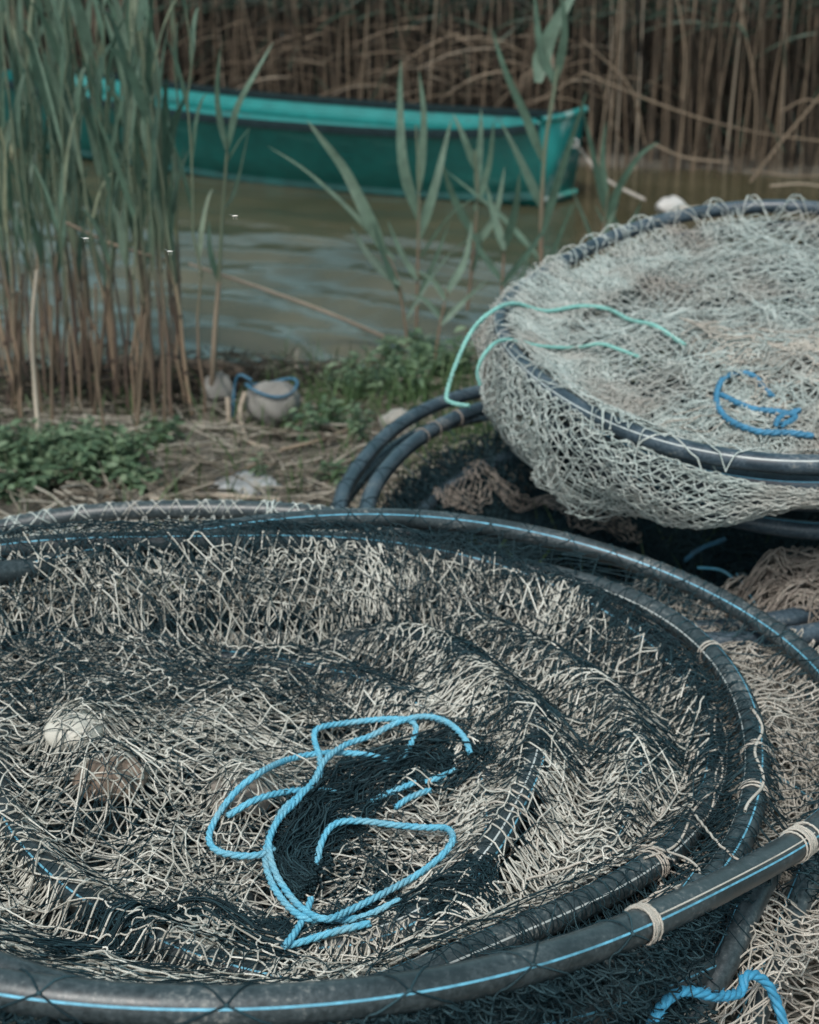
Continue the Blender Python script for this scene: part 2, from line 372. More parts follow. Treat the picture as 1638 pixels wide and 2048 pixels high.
def lace(geo, p, t0, t1, pitch, r, seed, inn=.05, out=.045, zi=-.03, zo=-.035, phik=40, knot=True, pr=RP, jit=.25):
    """net edge laced over a hoop: bars rise from inside, knot on the pipe, and drop outside"""
    r_ = np.random.default_rng(seed); n = max(2, int(abs(t1-t0)/pitch)); ts = np.linspace(t0, t1, n)+pitch*jit*r_.uniform(-.5, .5, n)
    def on(t, deg, k=1.): 
        P, T, O, U = hoop_frame(p, np.array([t])); c = math.radians(deg)
        return (P+(pr+r*k)*(math.cos(c)*U+math.sin(c)*O))[0]
    def away(t, dd, dz):
        P, T, O, U = hoop_frame(p, np.array([t])); return (P+dd*O+np.array([0, 0, dz]))[0]
    for i in range(n):
        pk = phik+r_.uniform(-14, 14); K0 = on(ts[i], pk, 1.2)
        for sgn in (-1, 1):
            dt = pitch*.5*sgn*r_.uniform(.7, 1.25)
            # outward side
            pts = [K0]+[on(ts[i]+dt*f, pk+(118-pk)*g) for f, g in ((.3, .35), (.55, .7), (.72, 1.))]+[away(ts[i]+dt, out, zo+.01*r_.uniform(-1, 1))]
            tubes(geo, spline(pts, 12), r, 5, shade=r_.uniform(.3, 1))
            pts = [K0]+[on(ts[i]+dt*f, pk+(-112-pk)*g) for f, g in ((.22, .3), (.5, .65), (.72, 1.))]+[away(ts[i]+dt, -inn, zi+.01*r_.uniform(-1, 1))]
            tubes(geo, spline(pts, 14), r, 5, shade=r_.uniform(.3, 1))
        if knot: blob(geo, K0, r*2.2, r_)
def blob(geo, c, s, r_=rng, shade=.9):
    u = np.linspace(0, PI, 5)[:, None]; v = np.linspace(0, 2*PI, 7)[None, :-1]
    V = np.stack([np.sin(u)*np.cos(v), np.sin(u)*np.sin(v), np.cos(u)+0*v], -1)*s*np.array([1.2, .9, .8])*(1+.15*r_.standard_normal((5, 6, 1)))
    i, j = np.meshgrid(np.arange(4), np.arange(6), indexing='ij')
    q = np.stack([i*6+j, (i+1)*6+j, (i+1)*6+(j+1) % 6, i*6+(j+1) % 6], -1).reshape(-1, 4)
    geo.add(V.reshape(-1, 3)+c, q, shade)
def wrap(geo, p, t, turns, r, width, seed, pr=RP):
    """twine whipping round a hoop"""
    r_ = np.random.default_rng(seed); n = turns*16
    a = np.linspace(0, turns*2*PI, n); tt = t+(np.linspace(-.5, .5, n)+.28*np.sin(a*.37+seed))*width
    P, T, O, U = hoop_frame(p, tt); lay = (pr+r*(1+.9*(np.sin(a*.23+seed) > 0.2)))[:, None]
    tubes(geo, P+lay*(np.cos(a)[:, None]*U+np.sin(a)[:, None]*O), r, 6, shade=.7)
def rope(name, pts, r, mat, parent=None, n=None, geo=None, pitch=None, shade=None):
    """three-strand laid rope along pts"""
    L = np.linalg.norm(np.diff(spline(pts, 200), axis=0), axis=1).sum(); pitch = pitch or r*7.5
    n = n or max(12, int(L/(r*.9))); c = spline(pts, n)
    T = norm(np.gradient(c, axis=0)); A = norm(np.cross(T, np.array([.1, .05, 1.]))); B = np.cross(A, T)
    g = geo or Geo(); s = np.linspace(0, L, n)
    for k in range(3):
        a = s/pitch*2*PI+k*2*PI/3
        rr = r*.5
        tubes(g, c+rr*(np.cos(a)[:, None]*A+np.sin(a)[:, None]*B), r*.60*np.ones((1, n)), 7, shade=.35+.2*k)
    # loose fibres
    m = int(L*700); i = rng.integers(2, n-2, m); dirn = norm(rng.standard_normal((m, 3))+T[i]*1.2)
    P = c[i][:, None]+dirn[:, None]*(r*np.array([.8, 1.25, 1.6])[None, :, None])+T[i][:, None]*(r*np.array([0, .3, .9])[None, :, None])
    tubes(g, P, r*.045, 3, shade=.9)
    if geo is None: return g.obj(name, mat, parent)
# ================================================================== FRONT FYKE NET
front = empty('fyke_net', (-.1, 1.6, .3), 'large near fyke net of black hoops with blue stripes, beige netting under dark netting', 'fishing net')
add_hoop(front, HP['A']); add_hoop(front, HP['B'], stripes=((50, STRIPE2), (-40, STRIPE)))
add_hoop(front, HP['C'], stripes=((25, STRIPE), (-60, STRIPE2))); add_hoop(front, off(HP['D'], dz=.009), stripes=((48, STRIPE), (10, STRIPE2))); add_hoop(front, HP['D2'], stripes=((30, STRIPE),)); add_hoop(front, HP['E'], PIPE2, stripes=((-20, STRIPE),))
pF = off(HP['A'], .02, .035, -.085, -.02); pF[3] -= .16; add_hoop(front, pF, stripes=((62, STRIPE),))
add_hoop(front, off(HP['B'], .03, .02, -.16, .0))
dA_in = None
GA = {k: Grid(-1.5, 1.7, .4, 3.0, .02, lambda X, Y, k=k: (lambda r: np.where(r[2], r[0], -r[0]))(near_hoop(X, Y, HP[k]))) for k in 'ABCD'}
sA = lambda x, y: GA['A'](x, y); sB = lambda x, y: GA['B'](x, y); sC = lambda x, y: GA['C'](x, y)
vis = lambda x, y: (np.abs(x) < .34+.30*y) & (y > .8)
def inner(x, y):      # where the bulk netting lies
    nearw = np.clip((1.75-y)/.5, 0, 1)*np.clip((.45-x)/.25, 0, 1)
    return vis(x, y) & (((sB(x, y) > -.02)) | ((nearw > .05) & (sA(x, y) > .012))) & ((sA(x, y) > .012) | (nearw < .05))
def bare(x, y):       # stretches where the inner hoops lie exposed
    r = (np.abs(sB(x, y)) < .026) & (((x > -.05) & (y < 1.56)) | ((y > 1.9) & (x < .12)))
    r = r | ((sB(x, y) < .0) & (x > -.05) & (y < 1.5)) | ((x > .05) & (y > 1.5) & (sB(x, y) < .018+.006*noise(x, y, 5, 88)))
    return r | ((np.abs(sC(x, y)) < .024) & (x > .2) & (y < 1.95))
g = Geo(); Lb = .027; rb = .0013
bareD = lambda x, y: (GA['D'](x, y) < .026) & (GA['D'](x, y) > -.034) & (x > .0) & (y < 1.60)
lay = [(.009, .25, .033, .041), (.001, .75, .035, .036), (-.008, .12, .042, .022), (-.015, -.35, .034, .038), (-.024, .1, .044, .024)]
for k, (oz, rot, cu, cv) in enumerate(lay):
    keep = (lambda x, y: inner(x, y) & (~bare(x, y) | ((k >= 3) & (y > 1.5) & (sB(x, y) > .004) & (x > .05))) & ((k == 0) | ~bareD(x, y)))
    nu, nv = count(2.0, 1.6, cu, cv)
    netting(g, nu, nv, patch(-.25, 1.6, 2.0, 1.6, rot, .04, 1.9, 100+k*7, .006), Lb+.002*(k in (0, 1, 3)), rb, 200+k, G, oz, .006, keep, K=6, buck=.9 if k in (0, 1, 3) else .7, jit=.12)
# netting stretched outward over the inner ridges
ring = lambda x, y: inner(x, y) & (np.hypot(x+.15, (y-1.65)) > .22)
for k in range(2):
    m = polar(-.18, 1.66, .12, .78, -2.4, 2.6, .03, 2., 150+k*5)
    netting(g, 125, 20, m, .032, rb, 260+k, G, .005-.007*k, .005, lambda x, y: ring(x, y) & (x > -.15) & ~bare(x, y) & ~bareD(x, y), K=6, zb=.8, jit=.12, buck=.8)
g.obj('beige_netting', BEIGE, front)
# lower netting seen between the hoops and outside them
g = Geo()
low_keep = lambda x, y: vis(x, y) & (sB(x, y) < .03) & (sA(x, y) > -.06)
for k in range(4):
    nu, nv = count(1.9, 2.0, .046, .02)
    netting(g, nu, nv, patch(.25, 1.7, 1.9, 2.0, .6+.5*k, .05, 1.8, 300+k*9), .032, .0013, 320+k, LOWG, .165-.012*k, .006, low_keep, K=5, jit=.12, buck=.8)
g.obj('lower_netting', GROUNDNET, front)
# ---- dark netting on top
def hank(geo, pts, n, r, thick, seed, span, wig):
    '''many twines running together along a path: gathered netting'''
    r_ = np.random.default_rng(seed); m = path_map(pts, .1, seed, .004); a0 = r_.uniform(0, 1-span[0], n); ln = r_.uniform(*span, n); v = np.clip(r_.normal(.5, .22, n), 0, 1)
    s = np.linspace(0, 1, 14)[None]; U = np.clip(a0[:, None]+ln[:, None]*s, 0, 1); ph = r_.uniform(0, 6.3, (n, 3))
    V = v[:, None]+.07*np.sin(U*22+ph[:, :1])+.10*np.sin(U*7+ph[:, 1:2])+.03*np.sin(U*60+ph[:, 2:])
    P = m(U, V); dome = np.sqrt(np.clip(1-(2*np.clip(V, 0, 1)-1)**2, 0, 1)); lv = r_.random(n)[:, None]**.6
    Z = G(P[..., 0], P[..., 1])+.003+thick*dome*lv+.002*np.sin(U*50+ph[:, :1])
    tubes(geo, np.concatenate([P, Z[..., None]], -1), r*r_.uniform(.8, 1.25, n)[:, None]*np.ones((1, 14)), 4)
g = Geo(); rd = .00075; Ld = .030
for k in range(6):      # dark layers added underneath the beige, standing in for shade in its gaps
    netting(g, *count(2., 1.6, .036, .022), patch(-.25, 1.62, 2., 1.6, .2+.55*k, .04, 2., 380+k*3, .006), .03, .0011, 390+k, G, -.030-.008*k, .006, inner, K=4, buck=.8, knots=False)
Lo = .035
netting(g, *count(2., 1.6, .044, .052), patch(-.25, 1.62, 2., 1.6, .25, .03, 1.6, 400, .007), Lo, .00068, 401, G, .013, .003, inner, K=6, buck=.8, jit=.12)
netting(g, *count(2., 1.6, .060, .030), patch(-.25, 1.62, 2., 1.6, .45, .05, 1.9, 410, .008), Lo, .00068, 402, G, .009, .004, inner, K=6, jit=.15)
dk = lambda x, y: inner(x, y) & (y > 1.78+.05*noise(x, y, 2, 77)-.1*(x > .1))
for k in range(4):      # bunched along the far side
    netting(g, *count(1.8, .9, .046, .027), patch(-.35, 2.05, 1.8, .9, .1*k-.1, .035, 2.2, 420+k*5), Ld, rd, 425+k, G, .004+.004*k, .004, dk, K=6)
for k in range(2):      # gathered over the right-hand hoop
    pB = off(HP['B'], dz=.0)
    m = polar(pB[0], pB[1], .43+.01*k, .80, -1.15, 1.75, .012, 2.5, 440+k*3, 1.0)
    kp = lambda x, y: vis(x, y) & (np.abs(sB(x, y)) < .10+.03*noise(x, y, 3, 441)) & (x > -.05) & (y > 1.53)
    netting(g, 84, 8, m, .038, rd, 450+k, G, .001+.0012*k, .003, kp, K=6, buck=.8, zb=1.2)
bund = [(at_h(*q, G)[:2], w) for q, w in (((955, 1545), .06), ((860, 1535), .10), ((760, 1560), .12), ((680, 1620), .12), ((620, 1690), .11), ((590, 1760), .07), ((620, 1800), .03))]
for k in range(3):      # the drawn-up tail of the net
    m = path_map([(p[0], p[1], w) for p, w in bund], .1, 470+k*2, .006)
    netting(g, 14, 12, m, .032, .0009, 480+k, G, .004+.006*k, .003, None, K=6, buck=1.0)
hank(g, [(p[0], p[1], w) for p, w in bund], 140, .0010, .030, 61, (.18, .5), .012)
hank(g, [(p[0], p[1], w) for p, w in bund[4:]], 120, .0010, .03, 62, (.4, 1.), .008)
bund2 = [(at_h(*q, G)[:2], w) for q, w in (((1000, 1790), .05), ((930, 1775), .07), ((850, 1790), .05), ((740, 1830), .03), ((640, 1870), .04), ((540, 1900), .05), ((400, 1830), .05), ((250, 1850), .06), ((60, 1900), .07))]
hank(g, [(p[0], p[1], w*1.1) for p, w in bund2], 130, .0009, .014, 63, (.06, .2), .012)
for k in range(2):
    m = path_map([(p[0], p[1], w*1.5) for p, w in bund2], .1, 490+k*2, .008)
    netting(g, 40, 7, m, .03, .0008, 500+k, G, .004+.003*k, .003, vis, K=6, buck=1.2)
for (px, py, w, h, rot) in ((760, 1890, .34, .14, .1), (1130, 1560, .16, .3, .3), (200, 1930, .5, .07, .0), (1000, 1420, .2, .2, .2)):
    c = at_h(px, py, G)
    netting(g, *count(w, h, .034, .014), patch(c[0], c[1], w, h, rot, .03, 3, 520+px), Ld, rd, 530+px, G, .005, .005, inner, K=6)
# open sheet from the inner hoops up to the top hoop (right and far sides)
for k in range(1):
    netting(g, 46-6*k, 4, loft(off(HP['A'], dr=-.012), off(HP['B'], dz=.015), -.15, 2.15, .02, .014, 540+k), .055, rd, 545+k, None, keep=lambda P: P[:, 1] > .9, K=6, buck=.8)
# knots where the tail is tied
r_ = np.random.default_rng(5); c0 = at_h(632, 1765, G)
for k in range(90):
    blob(g, c0+r_.normal(0, 1, 3)*np.array([.016, .016, .009])+np.array([0, 0, .018]), .0028, r_, .3)
g.obj('dark_netting_and_shade_fill', DARK, front)
for hp, t0_, t1_, pt, rr_, sd, kw in (('A', -2.65, -1.05, .16, .0011, 1, dict(inn=.05, out=.03, phik=55)), ('A', .35, 2.75, .085, .0010, 2, dict(inn=.06, out=.02, zi=-.05, phik=-45)),
        ('A', -.15, .9, .035, .0009, 3, dict(inn=.05, out=.03, phik=-20)), ('B', -1.75, -.75, .07, .0009, 4, dict(inn=.05, out=.05, phik=30)), ('B', 1.2, 2.4, .07, .0009, 6, dict(inn=.05, out=.05, phik=-30)),
        ('C', -.9, .9, .05, .0009, 7, dict(inn=.05, out=.04, phik=0)), ('B', -.75, .9, .03, .0009, 8, dict(inn=.06, out=.04, phik=0))):
    g = Geo(); lace(g, HP[hp], t0_, t1_, pt, rr_, sd, **kw); g.obj('dark_lacing', DARK, front)
# dark netting hanging below the near rim
g = Geo()
def skirt(p, t0, t1, prof, seed, warp=.012):
    def m(U, V):
        t = t0+(t1-t0)*U; P, T, O, U_ = hoop_frame(p, t)
        k = np.clip(V, 0, 1)*(len(prof)-1); i = np.clip(k.astype(int), 0, len(prof)-2); f = (k-i)
        pr = np.array(prof); o = pr[i, 0]*(1-f)+pr[i+1, 0]*f; z = pr[i, 1]*(1-f)+pr[i+1, 1]*f
        W = P+O*o[..., None]; W[..., 2] += z
        n = np.stack([noise(t*1.2, V*.6, 1.6, seed+k2) for k2 in range(3)], -1)
        return W+warp*n*(np.clip(V*4, 0, 1)[..., None])
    return m
for k in range(3):
    netting(g, 40, 11, skirt(HP['A'], -2.4, -.83+.03*k, [(.012, -.01), (.03-.01*k, -.06), (.04-.012*k, -.18), (.07-.012*k, -.36)], 560+k*3, .018), .042, .0009, 570+k, None, K=5, buck=1.)
netting(g, 22, 7, skirt(HP['A'], -.85, .0, [(.0, -.02), (-.02, -.08), (-.03, -.16), (-.05, -.22)], 580, .02), .045, .0009, 581, None, K=5, buck=1.)
g.obj('hanging_netting', DARK, front)
# light-coloured lashings on the near hoop
g = Geo()
def theta(p, x, y): 
    t = np.linspace(-PI, PI, 2000); H = hoop_pt(p, t); return t[((H[:, 0]-x)**2+(H[:, 1]-y)**2).argmin()]
def theta_px(p, px, py):
    t = np.linspace(-PI, PI, 2000); H = hoop_pt(p, t)-CAM; z = H@FW
    q = np.stack([819+F*(H@RT)/z, 1024-F*(H@UP)/z], -1); return t[((q-np.array([px, py]))**2).sum(1).argmin()]
tl = theta_px(HP['A'], 1285, 1855); tr = theta_px(HP['A'], 1595, 1690)
for t, tn, w, s in ((tl, 6, .022, 1), (tr, 7, .034, 2), (tr+.03, 3, .03, 3)): wrap(g, HP['A'], t, tn, .0015, w, s)
P, T, O, U = hoop_frame(HP['A'], np.linspace(tl, tr+.03, 30)); c = math.radians(38)
tubes(g, P+(RP+.0010)*(math.cos(c)*U+math.sin(c)*O), .0011, 6, shade=.9)
for hp, tpx in (('B', (1260, 1665)), ('C', (1500, 1510)), ('C', (1505, 1590)), ('C', (1440, 1290)), ('D', (985, 1680))):
    wrap(g, HP[hp], theta_px(HP[hp], *tpx), 4, .0012, .022, int(tpx[0]), RP+.001)
def seam(p, t0, t1, deg, r=.0016, seed=0):
    t = np.linspace(t0, t1, 60); P, T, O, U = hoop_frame(p, t); c = math.radians(deg)+.35*np.sin(t*23+seed)[:, None]
    tubes(g, P+(RP+.003)*(np.cos(c)*U+np.sin(c)*O), r, 6, shade=.8)
tb = lambda k, *q: theta_px(HP[k], *q)
seam(HP['B'], tb('B', 1425, 1420), tb('B', 1280, 1740), 12, .0018, 1)
seam(HP['B'], tb('B', 1425, 1420), tb('B', 1350, 1660), 26, .0014, 4)
seam(HP['D'], tb('D', 1075, 1500), tb('D', 940, 1750), 5, .0018, 2); seam(HP['C'], tb('C', 1500, 1440), tb('C', 1490, 1650), 10, .0022, 3)
def twine(geo, pix, H, dz, r, n=60, wig=.003, sh=.7):
    p = [at_h(a, b, H, dz) for a, b in pix]; s = spline(p, n); s += wig*rng.standard_normal((1, 3))*0
    s[:, 2] += .001*np.sin(np.arange(n)*.7); tubes(geo, s, r, 6, shade=sh)
for pix in ([(1390, 1630), (1440, 1690), (1490, 1730)], [(1260, 1690), (1330, 1700), (1400, 1745), (1300, 1800), (1220, 1855), (1130, 1895)], [(1050, 1760), (1180, 1720), (1260, 1700), (1350, 1720)], [(1390, 1500), (1375, 1560), (1330, 1620), (1300, 1655)], [(1385, 1505), (1362, 1565), (1322, 1625)],
            [(700, 1722), (706, 1712), (740, 1715), (790, 1722), (850, 1700)], [(1235, 1840), (1290, 1800), (1345, 1775), (1400, 1800)], [(900, 1600), (960, 1585), (1020, 1580), (1060, 1600)], [(880, 1660), (940, 1620), (1010, 1605), (1070, 1650), (1075, 1700)]):
    twine(g, pix, G, .008, .0017)
g.obj('lashing', GROUNDNET, front)
# ================================================================== FLOAT AND STONES
def lump(name, c, s, mat, label, cat, seed=0, group=None, rough=.12, parent=None, sub=22):
    u = np.linspace(0, PI, sub)[:, None]; v = np.linspace(0, 2*PI, sub*2+1)[None, :-1]
    D = np.stack([np.sin(u)*np.cos(v), np.sin(u)*np.sin(v), np.cos(u)+0*v], -1)
    n = noise(D[..., 0]+D[..., 2]*.7, D[..., 1]-D[..., 2]*.4, .8, seed)*rough+noise(D[..., 0]-D[..., 2]*.7, D[..., 1]+D[..., 2]*.6, 2.5, seed+1)*rough*.25
    V = D*(1+n[..., None])*np.array(s)+np.array(c); m = sub*2
    i, j = np.meshgrid(np.arange(sub-1), np.arange(m), indexing='ij')
    q = np.stack([i*m+j, (i+1)*m+j, (i+1)*m+(j+1) % m, i*m+(j+1) % m], -1).reshape(-1, 4)
    o = mesh_obj(name, V.reshape(-1, 3), q, mat, parent)
    if parent is None: tag(o, label, cat, group)
    return o
FLOATM = flat_mat('float_white', (.50, .49, .43), .5, .08, 20); STONEM = flat_mat('stone', (.20, .175, .15), .85, .45, 30); STONE2 = flat_mat('stone_brown', (.17, .13, .10), .85, .5, 40)
z = lambda x, y: float(G(np.array([x]), np.array([y]))[0])
fl = lump('net_float', (-.473, 1.70, z(-.473, 1.70)-.026), (.042, .034, .026), FLOATM, 'white rounded float lying under the netting near the left edge', 'float', 3, rough=.03)
lump('stone', (-.405, 1.61, z(-.405, 1.61)-.036), (.045, .036, .028), STONE2, 'brown stone under the netting just beside the white float', 'stone', 4)
lump('stone', (-.225, 1.615, z(-.225, 1.615)-.034), (.044, .032, .024), STONEM, 'grey stone under the netting left of the blue rope loops', 'stone', 5)
# ================================================================== BLUE ROPES
g = Geo(); rr = .0044
def rp(pix, zs=None): return [at_h(a, b, G, .018+(zs[i] if zs else 0)) for i, (a, b) in enumerate(pix)]
R_ = [
 [(940, 1506), (928, 1475), (895, 1445), (850, 1433), (800, 1443), (740, 1472), (690, 1490), (650, 1520), (628, 1560), (595, 1600), (560, 1635), (538, 1680), (545, 1730), (568, 1775), (605, 1818), (650, 1838), (700, 1820), (760, 1790), (830, 1752), (880, 1715), (905, 1680), (893, 1657), (850, 1655), (790, 1650), (720, 1642), (670, 1648), (645, 1680), (632, 1728)],
 [(805, 1517), (822, 1488), (832, 1455), (815, 1440), (770, 1438), (700, 1445), (640, 1455), (628, 1475), (640, 1520), (636, 1556), (600, 1590), (565, 1620), (545, 1665), (530, 1710), (545, 1770), (590, 1825), (640, 1840), (720, 1835), (800, 1800)],
 [(780, 1520), (720, 1508), (650, 1506), (580, 1518), (520, 1545), (470, 1585), (430, 1640), (418, 1680), (440, 1704), (500, 1712), (550, 1700)],
 [(670, 1585), (640, 1580), (570, 1584), (510, 1600), (455, 1632)],
 [(622, 1797), (610, 1830), (590, 1865), (568, 1893)],
 [(568, 1893), (600, 1885), (660, 1866), (740, 1846)],
 [(880, 1690), (905, 1672), (880, 1705)],
]
for i, q in enumerate(R_[:6]):
    rope('x', rp(q, [.0035*math.sin(k*1.3+i)+.006*(i == 0) for k in range(len(q))]), rr, None, geo=g)
for q in ([(850, 1560), (890, 1545), (912, 1535)], [(735, 1600), (780, 1580), (830, 1560)], [(790, 1610), (820, 1590), (860, 1575)]):
    rope('x', [p-np.array([0, 0, .004]) for p in rp(q)], rr*.95, None, geo=g)
tag(g.obj('rope', BLUEROPE), 'light blue laid rope looped on top of the near netting', 'rope')
# second blue rope at lower right
LR = [(1290, 2075, .60), (1325, 2010, .60), (1370, 1982, .595), (1430, 1992, .57), (1480, 1985, .54), (1488, 1957, .545), (1510, 1950, .54), (1540, 1975, .52), (1562, 2030, .49), (1575, 2080, .47)]
tag(rope('rope', [at(a, b, z_) for a, b, z_ in LR], .0058, flat_mat('rope_blue_deep', (.04, .24, .40), .6, .25, 60)), 'deeper blue rope hanging over the dark netting at lower right', 'rope')
# leaning pipes under the rim, lower right (more hoops of a net below)
lowr = empty('hoop_net', (.75, 1.2, .25), 'sandy loose netting with dark bent pipes on the ground at lower right', 'fishing net')
def bent_pipe(parent, pts, r=RP, mat=PIPE, stripe=STRIPE, deg=30):
    c = spline(pts, 80); g = Geo(); tubes(g, c, r, 16); h = g.obj('hoop', mat, parent)
    T = norm(np.gradient(c, axis=0)); A = norm(np.cross(T, [0, 0, 1.])); B = np.cross(A, T); a = math.radians(deg)
    for_s = Geo(); rows = [c+(r+.0006)*(math.cos(a+d)*B+math.sin(a+d)*A) for d in (-.06, .06)]
    V = np.stack(rows, 1).reshape(-1, 3); i = np.arange(79)
    s = mesh_obj('stripe', V-np.array(parent.location), np.stack([i*2, i*2+1, i*2+3, i*2+2], -1), stripe, None); s.parent = h
    return h
for q in ([(1400, 1770, .57), (1345, 1850, .56), (1310, 1940, .53), (1250, 2030, .50), (1180, 2120, .47)], [(1545, 1720, .54), (1490, 1830, .52), (1450, 1920, .50), (1390, 2020, .47), (1310, 2140, .44)], [(1640, 1690, .49), (1580, 1840, .47), (1550, 1930, .455), (1505, 2030, .44), (1440, 2150, .42)], [(1545, 1560, .42), (1600, 1590, .41), (1660, 1640, .40), (1730, 1720, .36)], [(1480, 1160, .40), (1560, 1290, .39), (1620, 1400, .38), (1680, 1540, .36)]):
    bent_pipe(lowr, [at(*p) for p in q])
g = Geo()
out_keep = lambda x, y: vis(x, y) & (x > .25) & (sA(x, y) < .05) & (x < 1.25)
for k in range(5):
    nu, nv = count(1.5, 2.2, .062, .030)
    netting(g, nu, nv, patch(.85, 1.55, 1.5, 2.2, .3+.55*k, .055, 2., 600+k*9, .012), .056, .0016, 620+k, LOWG, .05-.014*k, .010, out_keep, K=7, buck=1.5)
g.obj('sandy_netting', GROUNDNET, lowr)
# ================================================================== HOOP NET BEHIND LEFT
rear = empty('hoop_net', (-.5, 2.0, .3), 'black hoop with open pale netting laced over it, behind the near net on the left', 'fishing net')
add_hoop(rear, HP['R'], stripes=((70, STRIPE2),)); add_hoop(rear, off(HP['R'], .0, -.05, -.035, -.03), stripes=((70, STRIPE2),))
g = Geo()
lace(g, HP['R'], .9, 2.6, .10, .0013, 11, inn=.06, out=.012, zi=-.01, zo=-.04, phik=-5, jit=.5)
lace(g, HP['R'], .9, 2.6, .115, .0012, 12, inn=.08, out=.01, zi=-.012, zo=-.04, phik=-40, jit=.6)
for k in range(2):
    netting(g, 60, 4, loft(off(HP['R'], dz=-.01), off(HP['R'], 0, -.07, -.05, -.06), .6, 2.8, .0, .008, 700+k), .04, .0012, 705+k, None, K=5, buck=.5)
for t, s in ((theta_px(HP['R'], 545, 1022), 1), (theta_px(HP['R'], 690, 1022), 2)): wrap(g, HP['R'], t, 3, .0016, .02, s)
g.obj('pale_netting', GREYGREEN, rear)
g = Geo()
for k in range(3):
    netting(g, *count(1.3, .5, .05, .02), patch(-.5, 2.25, 1.3, .5, .3*k, .04, 2, 720+k*5), .036, .0014, 725+k, LOWG, .12-.01*k, .01, lambda x, y: vis(x, y) & (sB(x, y) < -.01), K=5)
g.obj('lower_netting', GROUNDNET, rear)
# ================================================================== DARK NET IN THE MIDDLE
mid = empty('fyke_net', (.5, 2.8, .25), 'dark fyke net with paired black hoops, squeezed under the pale net pile', 'fishing net')
for q_ in (HP['M1'], HP['M2'], off(HP['M1'], -.03, -.04, -.06, .0), off(HP['M2'], .03, .0, -.13, -.03)): add_hoop(mid, q_, PIPE2, stripes=())
def f_mid(X, Y):
    g0 = h_ground(X, Y); d, z, ins = near_hoop(X, Y, HP['M2'])
    o = g0+np.where(ins, .10+.03*noise(X, Y, 2, 51), 0)
    o = np.where(ins, smax(o, z-.03-1.1*d, .03), o)
    hump = .12*np.exp(-(((X-.42)/.28)**2+((Y-2.42)/.10)**2))+.08*np.exp(-(((X-.85)/.25)**2+((Y-2.33)/.12)**2))
    return o+hump
GM = Grid(-.4, 1.8, 1.9, 3.8, .012, f_mid)
g = Geo()
mk = lambda x, y: (near_in(x, y) > 0) & (x < 1.4)
GMi = Grid(-.4, 1.8, 1.9, 3.8, .02, lambda X, Y: (lambda r: np.where(r[2], r[0], -r[0]))(near_hoop(X, Y, HP['M2'])))
near_in = lambda x, y: GMi(x, y)
for k in range(3):
    netting(g, *count(1.3, 1.3, .045, .030), patch(.45, 2.8, 1.3, 1.3, .8+.3*k, .03, 2, 740+k*5), .034, .0008, 745+k, GM, .01-.02*k, .004, mk, K=5, buck=.6)
for k in range(6):  # dense dark layers added so the hoop interior reads as deep shade
    netting(g, *count(1.3, 1.3, .030, .018), patch(.45, 2.8, 1.3, 1.3, .4+.5*k, .03, 2, 750+k*5), .03, .0016, 755+k, GM, -.02-.012*k, .004, mk, K=4, buck=.6)
lace(g, HP['M2'], 1.2, 4.2, .22, .0010, 31, inn=.05, out=.03); lace(g, HP['M1'], 1.2, 4.2, .19, .0010, 32, inn=.05, out=.03)
g.obj('dark_netting_and_shade_fill', DARK, mid)
g = Geo()
for k in range(1):
    pts = [at_h(a, b, GM)[:2] for a, b in ((880, 1010), (985, 965), (1080, 1000), (1190, 1040), (1300, 1060))]
    netting(g, 16, 6, path_map([(p[0], p[1], w) for p, w in zip(pts, (.04, .07, .08, .08, .05))], .1, 760+k, .010), .036, .0013, 765+k, GM, .002+.006*k, .005, None, K=6, buck=1.)
for (a, b), t in (((830, 850), 0), ((862, 845), 1), ((905, 815), 2)): wrap(g, HP['M2'], theta_px(HP['M2'], a, b), 2, .0013, .008, t+5)
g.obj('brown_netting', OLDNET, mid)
under = empty('netting_heap', (.95, 2.2, .25), 'loose grey-brown netting heap in shade below the pale net pile', 'fishing net')
def f_und(X, Y):
    return h_ground(X, Y)+.28*np.exp(-np.maximum(np.hypot((X-.95)/.42, (Y-2.42)/.24)-.6, 0)**2/.12)+.02*noise(X, Y, 3, 61)
GU = Grid(.2, 1.8, 1.7, 3.2, .012, f_und)
g = Geo()
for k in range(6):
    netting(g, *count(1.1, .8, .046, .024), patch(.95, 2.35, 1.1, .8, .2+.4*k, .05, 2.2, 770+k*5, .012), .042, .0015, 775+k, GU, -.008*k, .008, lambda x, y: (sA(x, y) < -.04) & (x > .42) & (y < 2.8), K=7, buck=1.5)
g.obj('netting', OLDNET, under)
tag(rope('rope', [at(*q) for q in ((1370, 1120, .42), (1400, 1098, .43), (1450, 1078, .44))], .005, BLUEROPE2), 'short blue rope end on the shaded grey-brown netting heap', 'rope')
tag(rope('cord', [at(*q) for q in ((1395, 1135, .40), (1440, 1140, .40), (1470, 1160, .39), (1500, 1190, .37))], .003, BLUEROPE), 'thin blue cord trailing below the grey-brown netting heap', 'rope')
